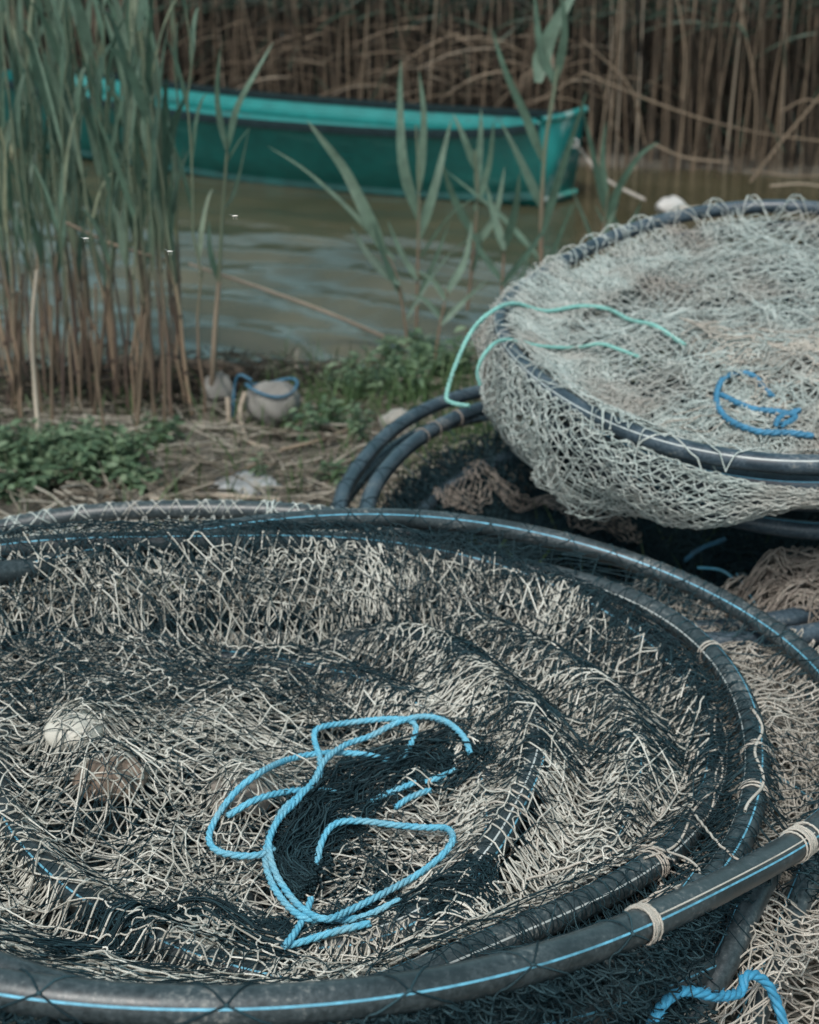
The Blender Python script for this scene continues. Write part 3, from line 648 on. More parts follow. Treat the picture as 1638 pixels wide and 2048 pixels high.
# ================================================================== PALE NET PILE
pale = empty('hoop_net', (.7, 3.0, .6), 'pale grey-green netting over stacked black hoops, highest net pile on the right', 'fishing net')
T1 = HP['T1']; T2 = HP['T2']
add_hoop(pale, T1, PIPE2, ((50, STRIPE2),)); add_hoop(pale, off(T1, .02, .0, -.05, -.02), PIPE2, ((50, STRIPE),)); add_hoop(pale, T2, PIPE2, ((35, STRIPE2),)); add_hoop(pale, off(T2, .015, .03, .055, -.01), PIPE2, ((40, STRIPE),)); add_hoop(pale, off(T2, .05, .01, -.075, -.02), PIPE2, ((20, STRIPE),))
GT1 = Grid(-.3, 1.7, 2.0, 4.0, .02, lambda X, Y: (lambda r: np.where(r[2], r[0], -r[0]))(near_hoop(X, Y, T1)))
sT = lambda x, y: GT1(x, y)
g = Geo()
def keepT(x, y):
    lim = np.where((x > .62) & (y < 2.75), .012, np.where((y > 3.2) & (x > .38), .055, -.022))
    return (sT(x, y) > lim) & (x < 1.35)
for k in range(4):
    netting(g, *count(1.4, 1.6, (.034, .038, .044, .040)[k], (.040, .032, .022, .030)[k]), patch(.68, 3.0, 1.4, 1.6, .25*(k % 3)-.25, (.04), 2., 800+k*7, .008), .028, .0012, 810+k, GT, .004-.010*k, .007, (keepT if k == 0 else (lambda x, y: keepT(x, y) & (sT(x, y) > .022))), K=5, buck=.75, jit=.12)
for k in range(2):
    netting(g, 110, 12, polar(T1[0]-.05, T1[1], .3, .66, 1.5, 4.9, .015, 2, 850+k, 1.), .030, .0012, 855+k, GT, .003, .003, lambda x, y: keepT(x, y) & (sT(x, y) < .2) & (sT(x, y) > .015), K=5, jit=.12)
# sides hanging down the left and near rim
def side_prof(k): return [(.022, .01), (.05-.006*k, -.06), (.045-.008*k, -.14), (-.02-.01*k, -.21), (-.10, -.24)]
for k in range(3):
    def m(U, V, k=k):
        t = 2.1+(5.15-2.1)*U; base = skirt(T1, 2.1, 5.15, side_prof(k), 870+k*3, .026)(U, V)
        sh = np.clip((t-4.05)/.65, 0, 1)                      # sheet rises towards the right along the near rim
        sh2 = np.clip((2.35-t)/.35, 0, 1)
        P, T_, O, U_ = hoop_frame(T1, t); top = P+O*.02
        f = np.maximum(sh*.84, sh2*.7)[..., None]
        return base*(1-f)+(top-np.array([0, 0, .05]))*f
    netting(g, 62-7*k, 8+k, m, .036, .0012, 880+k, None, K=5, buck=.8, jit=.12)
lace(g, T1, .55, 2.3, .13, .0015, 21, inn=.05, out=-.03, zi=-.02, zo=.01, phik=35, pr=RP+.012)
lace(g, T1, .75, 2.6, .12, .0012, 22, inn=.05, out=-.02, zi=-.03, zo=-.01, phik=-25)
lace(g, T1, 4.35, 5.0, .24, .0017, 23, inn=.01, out=.02, zo=-.09, phik=-10)
lace(g, T2, 4.3, 5.0, .22, .0017, 24, inn=.0, out=.03, zi=.06, zo=-.01, phik=70)
wrap(g, T1, theta_px(T1, 1240, 468), 2, .0016, .015, 3)
# loose tangle in the middle
for k in range(2):
    netting(g, *count(.6, .4, .04, .02), patch(.85, 2.75, .6, .4, .3+k, .05, 3, 890+k*5, .012), .030, .0012, 895+k, GT, .008, .008, lambda x, y: sT(x, y) > .05, K=7, buck=1.6)
g.obj('pale_netting', GREYGREEN, pale)
g = Geo()
for k in range(4):  # added dark layers that blacken the gaps below the pale net like shade
    netting(g, *count(1.4, 1.6, .038, .024), patch(.68, 3.0, 1.4, 1.6, .5*k, .04, 2., 840+k*3, .006), .03, .0013, 845+k, GT, -.040-.008*k, .006, lambda x, y: (sT(x, y) > .03) & (x < 1.35), K=4, buck=.8, knots=False)
g.obj('dark_netting_and_shade_fill', DARK, pale)
g = Geo()
for k in range(1):
    netting(g, *count(.7, .45, .044, .022), patch(.85, 2.85, .7, .45, .1+k, .05, 3, 900+k*5, .012), .030, .0012, 905+k, GT, .012, .006, lambda x, y: (sT(x, y) > .05) & (noise(x, y, 2.2, 33) > -.3), K=7, buck=1.4)
g.obj('pinkish_netting', GROUNDNET, pale)
zT = GT
hT = lambda a, b, dz=.008: at_h(a, b, zT, dz)
outp = lambda a, b, y: aty(a, b, y)
tq = [hT(1370, 690), hT(1310, 652), hT(1260, 640), hT(1215, 618), hT(1160, 612), hT(1090, 622), hT(1030, 612)+[0, 0, .006], aty(985, 622, 2.93), aty(945, 660, 2.90), aty(915, 720, 2.85), aty(893, 790, 2.80), aty(905, 806, 2.77), aty(938, 812, 2.74)]
tag(rope('cord', tq, .0046, TURQ), 'turquoise cord running over the left rim of the pale net pile, farther strand', 'rope')
tq = [hT(1280, 715), hT(1240, 700), hT(1200, 688), hT(1150, 695), hT(1080, 692), hT(1010, 685)+[0, 0, .006], aty(975, 700, 2.76), aty(955, 740, 2.74), aty(960, 770, 2.74)]
tag(rope('cord', tq, .0040, TURQ), 'turquoise cord lying on the pale net pile, nearer and shorter strand', 'rope')
bl = [[hT(1545, 800), hT(1500, 755), hT(1450, 760), hT(1432, 800), hT(1450, 840), hT(1510, 868), hT(1580, 872), hT(1625, 878)], [hT(1440, 795), hT(1500, 822), hT(1560, 830), hT(1590, 840), hT(1560, 858)], [hT(1600, 826), hT(1560, 840), hT(1550, 862)]]
g = Geo()
for q in bl: rope('x', [p_+np.array([0, 0, .006]) for p_ in q], .0060, None, geo=g)
tag(g.obj('rope', flat_mat('rope_blue_mid', (.035, .16, .27), .65, .25, 60)), 'blue rope coil half buried in the top of the pale net pile', 'rope')
# ================================================================== GROUND, WATER
def sheet(name, x0, x1, y0, y1, nx, ny, fn, mat):
    X, Y = np.meshgrid(np.linspace(x0, x1, nx), np.linspace(y0, y1, ny), indexing='ij'); Z = fn(X, Y)
    i, j = np.meshgrid(np.arange(nx-1), np.arange(ny-1), indexing='ij')
    q = np.stack([i*ny+j, (i+1)*ny+j, (i+1)*ny+j+1, i*ny+j+1], -1).reshape(-1, 4)
    return mesh_obj(name, np.stack([X, Y, Z], -1).reshape(-1, 3), q, mat)
m, nt, b = new_mat('mud'); n1 = texn(nt, 2.5, 6, .6); n2 = texn(nt, 60, 5, .7)
c = ramp(nt, [(.3, (.045, .042, .034)), (.5, (.095, .088, .070)), (.7, (.17, .16, .135))], n1)
c = mixc(nt, c, ramp(nt, [(.35, (.5, .5, .5)), (.65, (1.3, 1.25, 1.2))], n2), 1., 'MULTIPLY')
nt.links.new(c, b.inputs['Base Color']); b.inputs['Roughness'].default_value = .9; bump(nt, b, n2, .8, .02); MUD = m
def gfar(X, Y):
    z = h_ground(X, Y); front = bed_front(X)
    far = np.clip((Y-front+.3)/.5, 0, 1)
    return z*(1-far)+(.03+.02*noise(X, Y, 1, 8))*far
bed_front = lambda x: np.interp(x, [-6, -2.5, -1, .5, 1.3, 2.5, 6], [13.6, 11.85, 11.0, 10.25, 9.85, 9.45, 8.9])
gs = sheet('ground', -9, 9, -2, 20, 240, 300, gfar, MUD); tag(gs, kind='structure')
gs2 = sheet('terrain', -300, 300, -300, 300, 30, 30, lambda X, Y: X*0-.55, MUD); tag(gs2, kind='structure')
def waves(X, Y):
    a = Y+.22*X+.10*noise(X, Y, .35, 71)
    near = np.clip((8.4-Y)/1.9, .12, 1)*np.clip((1.0-X*.8), .25, 1.2)
    z = .021*np.sin(a*2*PI/.50+1.2*noise(X, Y, .3, 72))+.008*np.sin((a+.35*X)*2*PI/.27+1.5*noise(X, Y, .5, 73))+.0022*noise(X, Y, 5, 74)
    return z*near+.0007*noise(X, Y, 9, 75)
m, nt, b = new_mat('pond_water')
c = ramp(nt, [(.35, (.045, .042, .022)), (.65, (.080, .070, .040))], texn(nt, 1.2, 3))
nt.links.new(c, b.inputs['Base Color']); b.inputs['Roughness'].default_value = .045; b.inputs['IOR'].default_value = 1.5; b.inputs['Specular IOR Level'].default_value = .95
bump(nt, b, texn(nt, 16, 4, .6, sc=(1, 1.8, 1)), .13, .02); WATER = m
wt = sheet('water', -7, 7, 4.6, 14.5, 500, 520, waves, WATER); tag(wt, kind='structure')
# ================================================================== BOAT
def paint(name, col, scuff, amt, sc=(1, 1, 1)):
    m, nt, b = new_mat(name)
    n = texn(nt, 3.2, 7, .72, sc=sc); n2 = texn(nt, 9, 4)
    c = ramp(nt, [(.3, tuple(x*.8 for x in col)), (.7, tuple(x*1.15 for x in col))], n2)
    f = ramp(nt, [(amt, (0, 0, 0)), (amt+.04, (1, 1, 1))], n); c = mixc(nt, c, scuff, f)
    nt.links.new(c, b.inputs['Base Color']); b.inputs['Roughness'].default_value = .42; bump(nt, b, n, .3, .004); return m
HULL = paint('hull_paint', (.003, .12, .108), (.02, .15, .135), .58, (.4, .4, 3)); INNER = paint('inner_paint', (.004, .15, .14), (.015, .09, .085), .57, (.5, .5, 2))
TRANS = paint('transom_paint', (.008, .18, .165), (.20, .31, .28), .55); RAIL = flat_mat('rail_rubber', (.007, .016, .018), .85, .3, 20); RAIL.node_tree.nodes['Principled BSDF'].inputs['Specular IOR Level'].default_value = .12; CHINE = flat_mat('chine_dark_reflection', (.006, .06, .056), .8, .4, 9); KEELP = paint('waterline_paint', (.06, .25, .21), (.22, .26, .24), .5)
boat = empty('rowing_boat', (-.9, 9.6, 0), 'green-turquoise flat-bottomed wooden boat with dark rails, moored by the reeds', 'boat')
S_ = [ # near top, far top, ztop, near bottom, far bottom, zb
 ((.75, 8.33), (1.07, 8.83), .49, (.80, 8.53), (1.0, 8.80), -.03),
 ((.45, 8.42), (.80, 9.28), .445, (.45, 8.70), (.72, 9.10), -.06),
 ((-.06, 8.58), (.05, 9.80), .42, (-.06, 8.93), (.03, 9.50), -.07),
 ((-1., 9.02), (-.95, 10.38), .42, (-1., 9.38), (-.95, 10.05), -.07),
 ((-1.7, 9.49), (-1.7, 10.88), .435, (-1.7, 9.87), (-1.7, 10.5), -.06),
 ((-2.4, 9.98), (-2.35, 11.3), .47, (-2.45, 10.4), (-2.4, 10.95), -.04),
 ((-3.05, 10.55), (-2.95, 11.5), .52, (-3.0, 10.9), (-2.95, 11.2), .0)]
keys = []
for k in range(4):
    a = [(s[k if k < 2 else k+1][0], s[k if k < 2 else k+1][1], s[2] if k < 2 else s[5]) for s in S_]
    keys.append(spline(a, 49))
NT, FT, NB, FB = keys
def strake(a, b_, n=5, bulge=0.): # strip surface between two rails
    t = np.linspace(0, 1, n)[None, :, None]; P = a[:, None]*(1-t)+b_[:, None]*t
    return P
def strip(name, rows, mat, parent, flip=False, thick=None):
    P = np.stack(rows, 1) if isinstance(rows, list) else rows
    n, m = P.shape[:2]; i, j = np.meshgrid(np.arange(n-1), np.arange(m-1), indexing='ij')
    q = np.stack([i*m+j, (i+1)*m+j, (i+1)*m+j+1, i*m+j+1], -1).reshape(-1, 4)
    return mesh_obj(name, P.reshape(-1, 3), q, mat, parent)
inw = norm((FT-NT)*np.array([1, 1, 0])); th = .024
# hull: outer skin, inner skin and floor, closed at the rim
mid_n = NT*.45+NB*.55-inw*.018; mid_f = FT*.45+FB*.55+inw*.018
strip('hull', [FT, mid_f, FB, NB, mid_n, NT], HULL, boat)
up3 = np.array([0, 0, .07])
strip('inner_side', [NT+inw*th, mid_n+inw*(th+.005), NB+inw*th+up3, FB-inw*th+up3, mid_f-inw*(th+.005), FT-inw*th], INNER, boat)
def box_rail(name, c, w, h, mat, parent):
    T = norm(np.gradient(c, axis=0)); A = norm(np.cross(T, [0, 0, 1.])); Z = np.array([0, 0, 1.])
    P = np.stack([c+A*x*w+Z*y*h for x, y in ((-1, -1), (-1.0, .8), (-.8, 1), (.8, 1), (1, .8), (1, -1), (-1, -1))], 1)
    return strip(name, P, mat, parent)
box_rail('gunwale', NT+inw*.006+[0, 0, .004],   .030, .022, RAIL, boat); box_rail('gunwale', FT-inw*.006+[0, 0, .004], .034, .020, RAIL, boat)
box_rail('stringer', mid_f*.35+FT*.65-inw*.035, .012, .02, INNER, boat); box_rail('stringer', mid_n*.3+NT*.7+inw*.035, .012, .02, INNER, boat)
box_rail('chine_strip', NB*.80+NT*.20-inw*.012, .010, .022, CHINE, boat)  # strip colour darkened to stand in for a dark reflection at the waterline
def panel(name, k, mat, grow=.0, thick=.03, top=.02):
    d = norm(NT[1]-NT[0])*thick*(1 if k == 0 else -1); cs = [NT[k]+[0, 0, top], NB[k], FB[k], FT[k]+[0, 0, top]]
    g = Geo(); V = np.array(cs+[c+d for c in cs]); g.add(V-d*.5*0, np.array([[0, 1, 2, 3], [7, 6, 5, 4], [0, 4, 5, 1], [1, 5, 6, 2], [2, 6, 7, 3], [3, 7, 4, 0]]))
    return g.obj(name, mat, boat, smooth=False)
panel('transom', 0, TRANS, top=.035); panel('bow_board', 48, HULL)
# transom cap and corner knees
e = NT[0]-[0, 0, -.04]; f = FT[0]+[0, 0, .04]; g = Geo(); tubes(g, np.stack([e, (e+f)/2-[0, 0, .012], f]), .022, 8); g.obj('transom_cap', TRANS, boat)
g = Geo(); q = (NB[0]*.9+NT[0]*.1); tubes(g, np.stack([q+[0, -.02, .02], (FB[0]*.9+FT[0]*.1)+[.02, -.01, .02]]), .018, 6); g.obj('transom_strip', KEELP, boat)
for k in (14, 33):
    a, bb = NT[k]*.7+NB[k]*.3, FT[k]*.7+FB[k]*.3; T = norm(NT[k+1]-NT[k])*.11
    V = [a-T, a+T, bb+T, bb-T]; V = np.array(V+[v-np.array([0, 0, .025]) for v in V]); g = Geo(); g.add(V, np.array([[0, 1, 2, 3], [7, 6, 5, 4], [0, 4, 5, 1], [1, 5, 6, 2], [2, 6, 7, 3], [3, 7, 4, 0]])); g.obj('thwart', INNER, boat, smooth=False)
g = Geo(); r0 = NT[0]*.35+FT[0]*.65-[0, 0, .13]+[.03, -.03, 0]; ring_t = np.linspace(0, 2*PI, 20, endpoint=False)
tubes(g, r0+.022*np.stack([np.cos(ring_t), 0*ring_t, np.sin(ring_t)], -1), .006, 6, closed=True); g.obj('mooring_ring', flat_mat('dull_steel', (.4, .4, .38), .4), boat)
ROPEW = flat_mat('old_rope', (.36, .33, .29), .8, .3)
tag(rope('mooring_rope', [r0+[.0, -.01, 0], aty(1175, 318, 8.75), aty(1195, 345, 8.6), aty(1230, 370, 8.4), aty(1290, 400, 8.2)], .009, ROPEW), 'thin pale mooring rope leading from the boat stern into the water', 'rope')
# ================================================================== PLANTS: leaf blades
def blades(geo, C_, W, prof='leaf', fold=.25, shade=None, ref=None):
    """C_ (N,K,3) midribs, W (N,) full widths; V-folded tapered blades"""
    C_ = np.asarray(C_, float); N, K, _ = C_.shape
    T = norm(np.gradient(C_, axis=1))
    rf = norm(rng.standard_normal((N, 1, 3))*np.array([1, 1, .2])) if ref is None else ref
    A = norm(np.cross(T, np.broadcast_to(rf, T.shape))); B = np.cross(A, T)
    s = np.linspace(0, 1, K)
    w = (np.minimum(1, .35+s*3.2)*np.clip(1-s, 0, 1)**.62) if prof == 'leaf' else (np.sin(PI*np.clip(s, .03, 1))**.8 if prof == 'oval' else 1-s*.85)
    w = w[None, :, None]*np.asarray(W)[:, None, None]*.5
    V = np.stack([C_-A*w+B*w*fold, C_, C_+A*w+B*w*fold], 2)
    k, j = np.meshgrid(np.arange(K-1), np.arange(2), indexing='ij')
    q = np.stack([k*3+j, k*3+j+1, (k+1)*3+j+1, (k+1)*3+j], -1).reshape(-1, 4)
    Q = (q[None]+(np.arange(N)*K*3)[:, None, None]).reshape(-1, 4)
    sh = rng.random(N) if shade is None else shade
    geo.add(V.reshape(-1, 3), Q, np.repeat(np.broadcast_to(sh, (N,)), K*3))
GREEN = leaf_mat('reed_leaf', [(0, (.045, .088, .062)), (.5, (.085, .145, .103)), (.9, (.155, .22, .165)), (1, (.26, .25, .15))])
STEMG = leaf_mat('reed_stem', [(0, (.055, .085, .045)), (1, (.12, .15, .09))], 0)
m, nt, b = new_mat('reed_culm')     # green above, straw-brown sheaths low down
tc = nt.nodes.new('ShaderNodeNewGeometry'); sp = nt.nodes.new('ShaderNodeSeparateXYZ'); nt.links.new(tc.outputs['Position'], sp.inputs[0])
mr = nt.nodes.new('ShaderNodeMapRange'); mr.inputs[1].default_value = .35; mr.inputs[2].default_value = .95; nt.links.new(sp.outputs[2], mr.inputs[0])
low_c = ramp(nt, [(0, (.055, .038, .034)), (.5, (.13, .092, .066)), (1, (.32, .235, .155))], attr(nt)); hi_c = ramp(nt, [(0, (.06, .09, .055)), (1, (.15, .18, .12))], attr(nt))
nn = texn(nt, 9, 3, sc=(1, 1, .3)); ad = nt.nodes.new('ShaderNodeMath'); ad.operation = 'ADD'; nt.links.new(mr.outputs[0], ad.inputs[0]); nt.links.new(nn, ad.inputs[1])
fac = ramp(nt, [(.55, (0, 0, 0)), (1., (1, 1, 1))], ad.outputs[0])
nt.links.new(mixc(nt, low_c, hi_c, fac), b.inputs['Base Color']); b.inputs['Roughness'].default_value = .6; CULM = m
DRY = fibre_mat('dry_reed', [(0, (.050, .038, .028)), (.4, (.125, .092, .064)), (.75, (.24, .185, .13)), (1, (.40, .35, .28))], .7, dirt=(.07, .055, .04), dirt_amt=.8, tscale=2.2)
DRYD = fibre_mat('dry_reed_shaded', [(0, (.010, .010, .009)), (.6, (.028, .024, .019)), (1, (.10, .078, .056))], .8, dirt=(.04, .035, .025), dirt_amt=.8, tscale=2)  # dry reed darkened: shade between the bed's stems put into the colour
LITTER = fibre_mat('straw_litter', [(0, (.09, .075, .058)), (.5, (.21, .185, .145)), (1, (.40, .37, .31))], .8, dirt=(.07, .065, .05), dirt_amt=.6, tscale=4)
OLDLEAF = leaf_mat('dark_leaf', [(0, (.018, .035, .026)), (1, (.05, .08, .055))])
def culm(base, h, lean, curve=.1, n=12, r=.0045):
    """stem centreline"""
    s = np.linspace(0, 1, n)[:, None]; d = np.array([lean[0], lean[1], 1.])
    return np.asarray(base)+s*h*d+np.array([lean[0], lean[1], 0])*curve*h*(s**2)
def reed(x, y, h, lean, nl, lw, ll, seed, label, group, name='reed', l0=.45, z0=None, dead=False, up_=.28, ex=True):
    r_ = np.random.default_rng(seed)
    zb = float(h_ground(np.array([x]), np.array([y]))[0])-.04 if z0 is None else z0
    root = empty(name, (x, y, max(zb, -.3)), label, 'reed', group)
    c = culm((x, y, zb), h, lean); c[1:-1, :2] += .006*r_.standard_normal((len(c)-2, 2))
    rr = np.linspace(.0058, .0022, len(c))*r_.uniform(.8, 1.3)
    g = Geo(); tubes(g, c, rr, 6, shade=r_.uniform(.1, .9), ref=(0, 1, .01))
    for k in range(2, len(c)-1, 2): blobish = c[k]; tubes(g, np.stack([blobish-[0, 0, .006], blobish, blobish+[0, 0, .006]]), rr[k]*1.35, 6, shade=.2, ref=(0, 1, .01))
    g.obj('stem', CULM, root)
    if nl:
        g = Geo(); s = np.linspace(l0, 1, nl); az = r_.random()*2*PI
        Cs = []; Ws = []
        for i, si in enumerate(s):
            p = np.array([np.interp(si, np.linspace(0, 1, len(c)), c[:, k]) for k in range(3)]); az += PI+r_.normal(0, .5)
            L = ll*r_.uniform(.7, 1.15)*(1-.25*abs(si-.7)); out = up_*r_.uniform(.5, 1.5); droop = r_.uniform(0, .35)
            t = np.linspace(0, 1, 14)[:, None]; dr = np.array([math.cos(az), math.sin(az), 0])
            P = p+dr*(out*L*(t+.6*t*t))*.75+np.array([0, 0, 1.])*L*(t-droop*t**3)*.92
            Cs.append(P); Ws.append(lw*r_.uniform(.7, 1.15))
        ref = norm(np.stack([np.array([-(q[-1]-q[0])[1], (q[-1]-q[0])[0], .0])*0+np.array([r_.normal(0, .8), -1., .25]) for q in Cs]))[:, None]
        blades(g, np.array(Cs), np.array(Ws), fold=.22, shade=r_.uniform(.1, 1, nl), ref=ref); g.obj('foliage', GREEN, root)
    return root
GL = 'green reeds standing in a clump at the left bank'
# dense left clump: (px at base, py at base)
lr = np.random.default_rng(42); n_l = 0
spots = []
for k in range(62):
    px = lr.uniform(0, 400) if k >= 46 else [8, 30, 52, 84, 100, 130, 160, 185, 205, 232, 240, 262, 285, 300, 318, 332, 350, 362, 378, 392, 408, 20, 70, 118, 150, 195, 228, 250, 275, 310, 325, 345, 368, 15, 60, 95, 140, 176, 215, 268, 5, 44, 110, 168, 222, 355][k]+lr.uniform(-8, 8)
    py = lr.uniform(760, 862) if k < 33 else lr.uniform(690, 800)
    spots.append((px, py))
for k, (px, py) in enumerate(spots):
    p = at(px, py, .10); tall = lr.uniform(.95, 1.7)
    if 250 < px: tall = lr.uniform(1.0, 1.5)
    lean = (lr.normal(.0, .05)-.00, lr.normal(0, .05))
    reed(p[0], p[1], tall, lean, int(lr.integers(5, 9)) if k % 3 else int(lr.integers(2, 5)), (lr.uniform(.030, .044) if k % 3 == 0 else lr.uniform(.018, .030)), lr.uniform(.30, .5), 1000+k, 'green reed in the dense clump at the left bank, brown at the foot', GL, l0=lr.uniform(.38, .6), up_=.20)
# traced reeds by the water, each with the leaf curves the photograph shows
def reed_px(label, y, stem, leaves, w0=.006, name='reed', brown=0):
    P = [aty(a, b_, y) for a, b_ in stem]; root = empty(name, tuple(P[0]), label, 'reed', 'green reeds at the water between net and boat')
    g = Geo(); c = spline(P, 16); tubes(g, c, np.linspace(w0, w0*.5, 16), 6, shade=.6, ref=(0, 1, .01)); g.obj('stem', CULM, root)
    g = Geo()
    for (pts, w) in leaves:
        q = spline([aty(a, b_, y+rng.uniform(-.02, .02)+dy) for (a, b_), dy in zip(pts, np.linspace(0, rng.uniform(-.12, .12), len(pts)))], 14)
        blades(g, q[None], np.array([w*.85]), fold=.25, shade=np.array([rng.uniform(.15, .8)]), ref=np.array([[[rng.normal(0, .3), -1, .3]]]))
    g.obj('foliage', GREEN, root); return root
reed_px('single tall reed with brown lower stalk at the right end of the left clump', 4.55, [(428, 790), (430, 680), (438, 560), (445, 430), (455, 290)], [([(455, 300), (475, 215), (515, 140), (548, 82)], .034), ([(453, 300), (435, 200), (440, 95)], .030), ([(450, 330), (480, 280), (500, 255)], .012), ([(436, 560), (420, 500), (418, 440)], .03), ([(446, 420), (470, 380), (500, 250)], .015)], .0085)
reed_px('tall reed with broad upright blades left of centre beside the boat', 5.5, [(832, 690), (835, 560), (838, 400), (832, 250)], [([(838, 440), (806, 330), (800, 200), (802, 115)], .062), ([(838, 380), (848, 240), (838, 140)], .05), ([(836, 480), (868, 380), (890, 290), (904, 235)], .055), ([(835, 560), (800, 500), (775, 440)], .035), ([(834, 600), (870, 520), (900, 440)], .03), ([(836, 520), (900, 430), (960, 390)], .018)], .007)
reed_px('reed whose long blade bends far left across the boat side', 5.2, [(815, 690), (806, 620), (790, 540), (765, 500)], [([(772, 510), (735, 430), (690, 340), (645, 280), (612, 238)], .072), ([(790, 520), (700, 420), (610, 340), (533, 291)], .026), ([(800, 570), (745, 520), (700, 450)], .045), ([(806, 600), (770, 520), (745, 440)], .04), ([(812, 640), (860, 560), (905, 500)], .022)])
reed_px('slim reed with spread blades right of centre before the boat', 5.9, [(935, 620), (945, 520), (955, 400), (950, 300)], [([(952, 340), (925, 270), (905, 225)], .045), ([(952, 380), (960, 280), (962, 215)], .05), ([(950, 420), (978, 330), (988, 240)], .045), ([(946, 470), (905, 390), (880, 310)], .05), ([(945, 500), (990, 430), (1010, 330)], .045), ([(940, 560), (960, 470), (905, 500)], .03)], .008)
reed_px('tallest central reed with a broad blade rising to the top edge', 5.8, [(1085, 640), (1082, 480), (1090, 300), (1112, 160), (1125, 60)], [([(1076, 165), (1085, 110), (1115, 40), (1160, -30)], .10), ([(1090, 330), (1050, 230), (1010, 140), (982, 52)], .052), ([(1110, 170), (1080, 90), (1068, -20)], .05), ([(1112, 160), (1130, 60), (1118, -30)], .05), ([(1086, 420), (1040, 320), (1000, 240)], .055), ([(1084, 470), (1110, 380), (1175, 180)], .05), ([(1082, 520), (1000, 430), (890, 340)], .035), ([(1084, 560), (1120, 470), (1150, 400)], .03)], .012)
reed_px('reed with arching blade to the right of the boat stern', 6.0, [(1188, 590), (1200, 500), (1212, 420), (1216, 380)], [([(1212, 430), (1190, 330), (1165, 215)], .045), ([(1214, 420), (1205, 320), (1212, 240)], .045), ([(1212, 440), (1240, 370), (1280, 310), (1320, 282)], .05), ([(1205, 480), (1230, 420), (1238, 400)], .03), ([(1200, 520), (1170, 440), (1140, 370)], .03)])
reed_px('short reed shoot between the boat stern and the pale net pile', 6.2, [(1235, 560), (1240, 500), (1245, 450)], [([(1243, 470), (1225, 430), (1222, 390)], .03), ([(1243, 480), (1275, 420), (1282, 400)], .03), ([(1240, 500), (1210, 450), (1190, 410)], .03)])
reed_px('leafy low reed between the two central clumps', 5.6, [(1000, 680), (1005, 560), (1010, 470)], [([(1008, 500), (985, 420), (970, 360)], .05), ([(1008, 500), (1030, 420), (1040, 340)], .05), ([(1003, 560), (960, 500), (935, 440)], .04), ([(1003, 570), (1060, 500), (1100, 440)], .04), ([(1001, 620), (1040, 560), (1060, 500)], .03)], .008)
reed_px('low bent reed just left of the pale net pile', 5.1, [(870, 720), (880, 650), (895, 580)], [([(892, 600), (865, 560), (830, 540)], .03), ([(892, 590), (930, 520), (945, 440)], .04), ([(885, 640), (850, 600), (820, 590)], .03), ([(882, 650), (930, 600), (975, 560)], .03)])
# dry stalks in the left clump
def stalk(name, label, pts, r, mat=None, group=None, sh=None, cat='reed stalk'):
    g = Geo(); c = spline(pts, 24); tubes(g, c, r*np.linspace(1, .75, 24)[None], 7, shade=rng.uniform(.5, .95) if sh is None else sh, ref=(.2, 1, .05))
    for k in range(4, 22, 6): tubes(g, np.stack([c[k]*.985+c[k-1]*.015, c[k], c[k]*.985+c[k+1]*.015]), r*1.2, 7, shade=.2, ref=(.2, 1, .05))
    return tag(g.obj(name, mat or DRY), label, cat, group)
stalk('dry_stalk', 'pale bleached upright stalk near the left edge', [at(80, 905, .18), aty(70, 780, 3.95), aty(64, 660, 3.95), aty(74, 540, 3.95)], .0075, sh=1)
stalk('dry_stalk', 'straw-coloured stalk lying slantwise over the water', [at(815, 695, .02), aty(690, 640, 5.5), aty(560, 590, 5.5), aty(378, 528, 5.6)], .0085, sh=.85)
stalk('dry_stalk', 'short straw stalk standing at the right end of the left clump', [aty(424, 770, 4.5), aty(430, 660, 4.5), aty(438, 565, 4.5)], .010, sh=.8)
stalk('dry_stalk', 'stalk lying low through the left clump', [aty(120, 440, 4.6), aty(230, 490, 4.6), aty(330, 520, 4.6)], .006, sh=.8)
stalk('dry_stalk', 'bent straw stalk looping beside the grey stone', [aty(455, 795, 4.2), aty(462, 850, 4.15), aty(500, 885, 4.0), aty(560, 900, 4.0)], .008, sh=.9)
stalk('dry_stalk', 'twin bent straw stalk nearer the grey stone', [aty(490, 785, 4.2), aty(480, 830, 4.15), aty(497, 890, 4.0)], .008, sh=.9)
GD = 'dry stalks at the foot of the left clump'
for k in range(15):
    px = lr.uniform(0, 430); py = lr.uniform(780, 880); y = at(px, py, .14)[1]; h = lr.uniform(120, 330)
    dx = lr.normal(0, 16)
    stalk('dry_stalk', 'dry orange-brown stalk standing at the foot of the left reed clump', [aty(px, py, y), aty(px+dx*.5, py-h*.5, y), aty(px+dx, py-h, y)], lr.uniform(.004, .007), group=GD, sh=lr.uniform(.1, .7))
# ================================================================== REED BED BEHIND
br = np.random.default_rng(9)
def bed_stem(n, y0, y1, xr, hmin, hmax, leanS, rmin, rmax, K=7):
    x = br.uniform(*xr, n); d = br.uniform(y0, y1, n); y = bed_front(x)+d
    h = br.uniform(hmin, hmax, n); s = np.linspace(0, 1, K)[None, :, None]
    L = np.stack([br.normal(0, leanS, n), br.normal(0, leanS, n), np.ones(n)], -1)
    P = np.stack([x, y, np.zeros(n)], -1)[:, None]+s*(h[:, None]*L)[:, None]+.012*br.standard_normal((n, K, 3))*np.array([1, 1, 0])
    return P, br.uniform(rmin, rmax, n)
g = Geo()
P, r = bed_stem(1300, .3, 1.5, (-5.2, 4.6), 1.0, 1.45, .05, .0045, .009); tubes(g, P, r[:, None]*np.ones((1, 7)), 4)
P, r = bed_stem(3300, 1.2, 4., (-5.2, 4.6), 1.2, 1.6, .05, .0045, .009); tubes(g, P, r[:, None]*np.ones((1, 7)), 4)
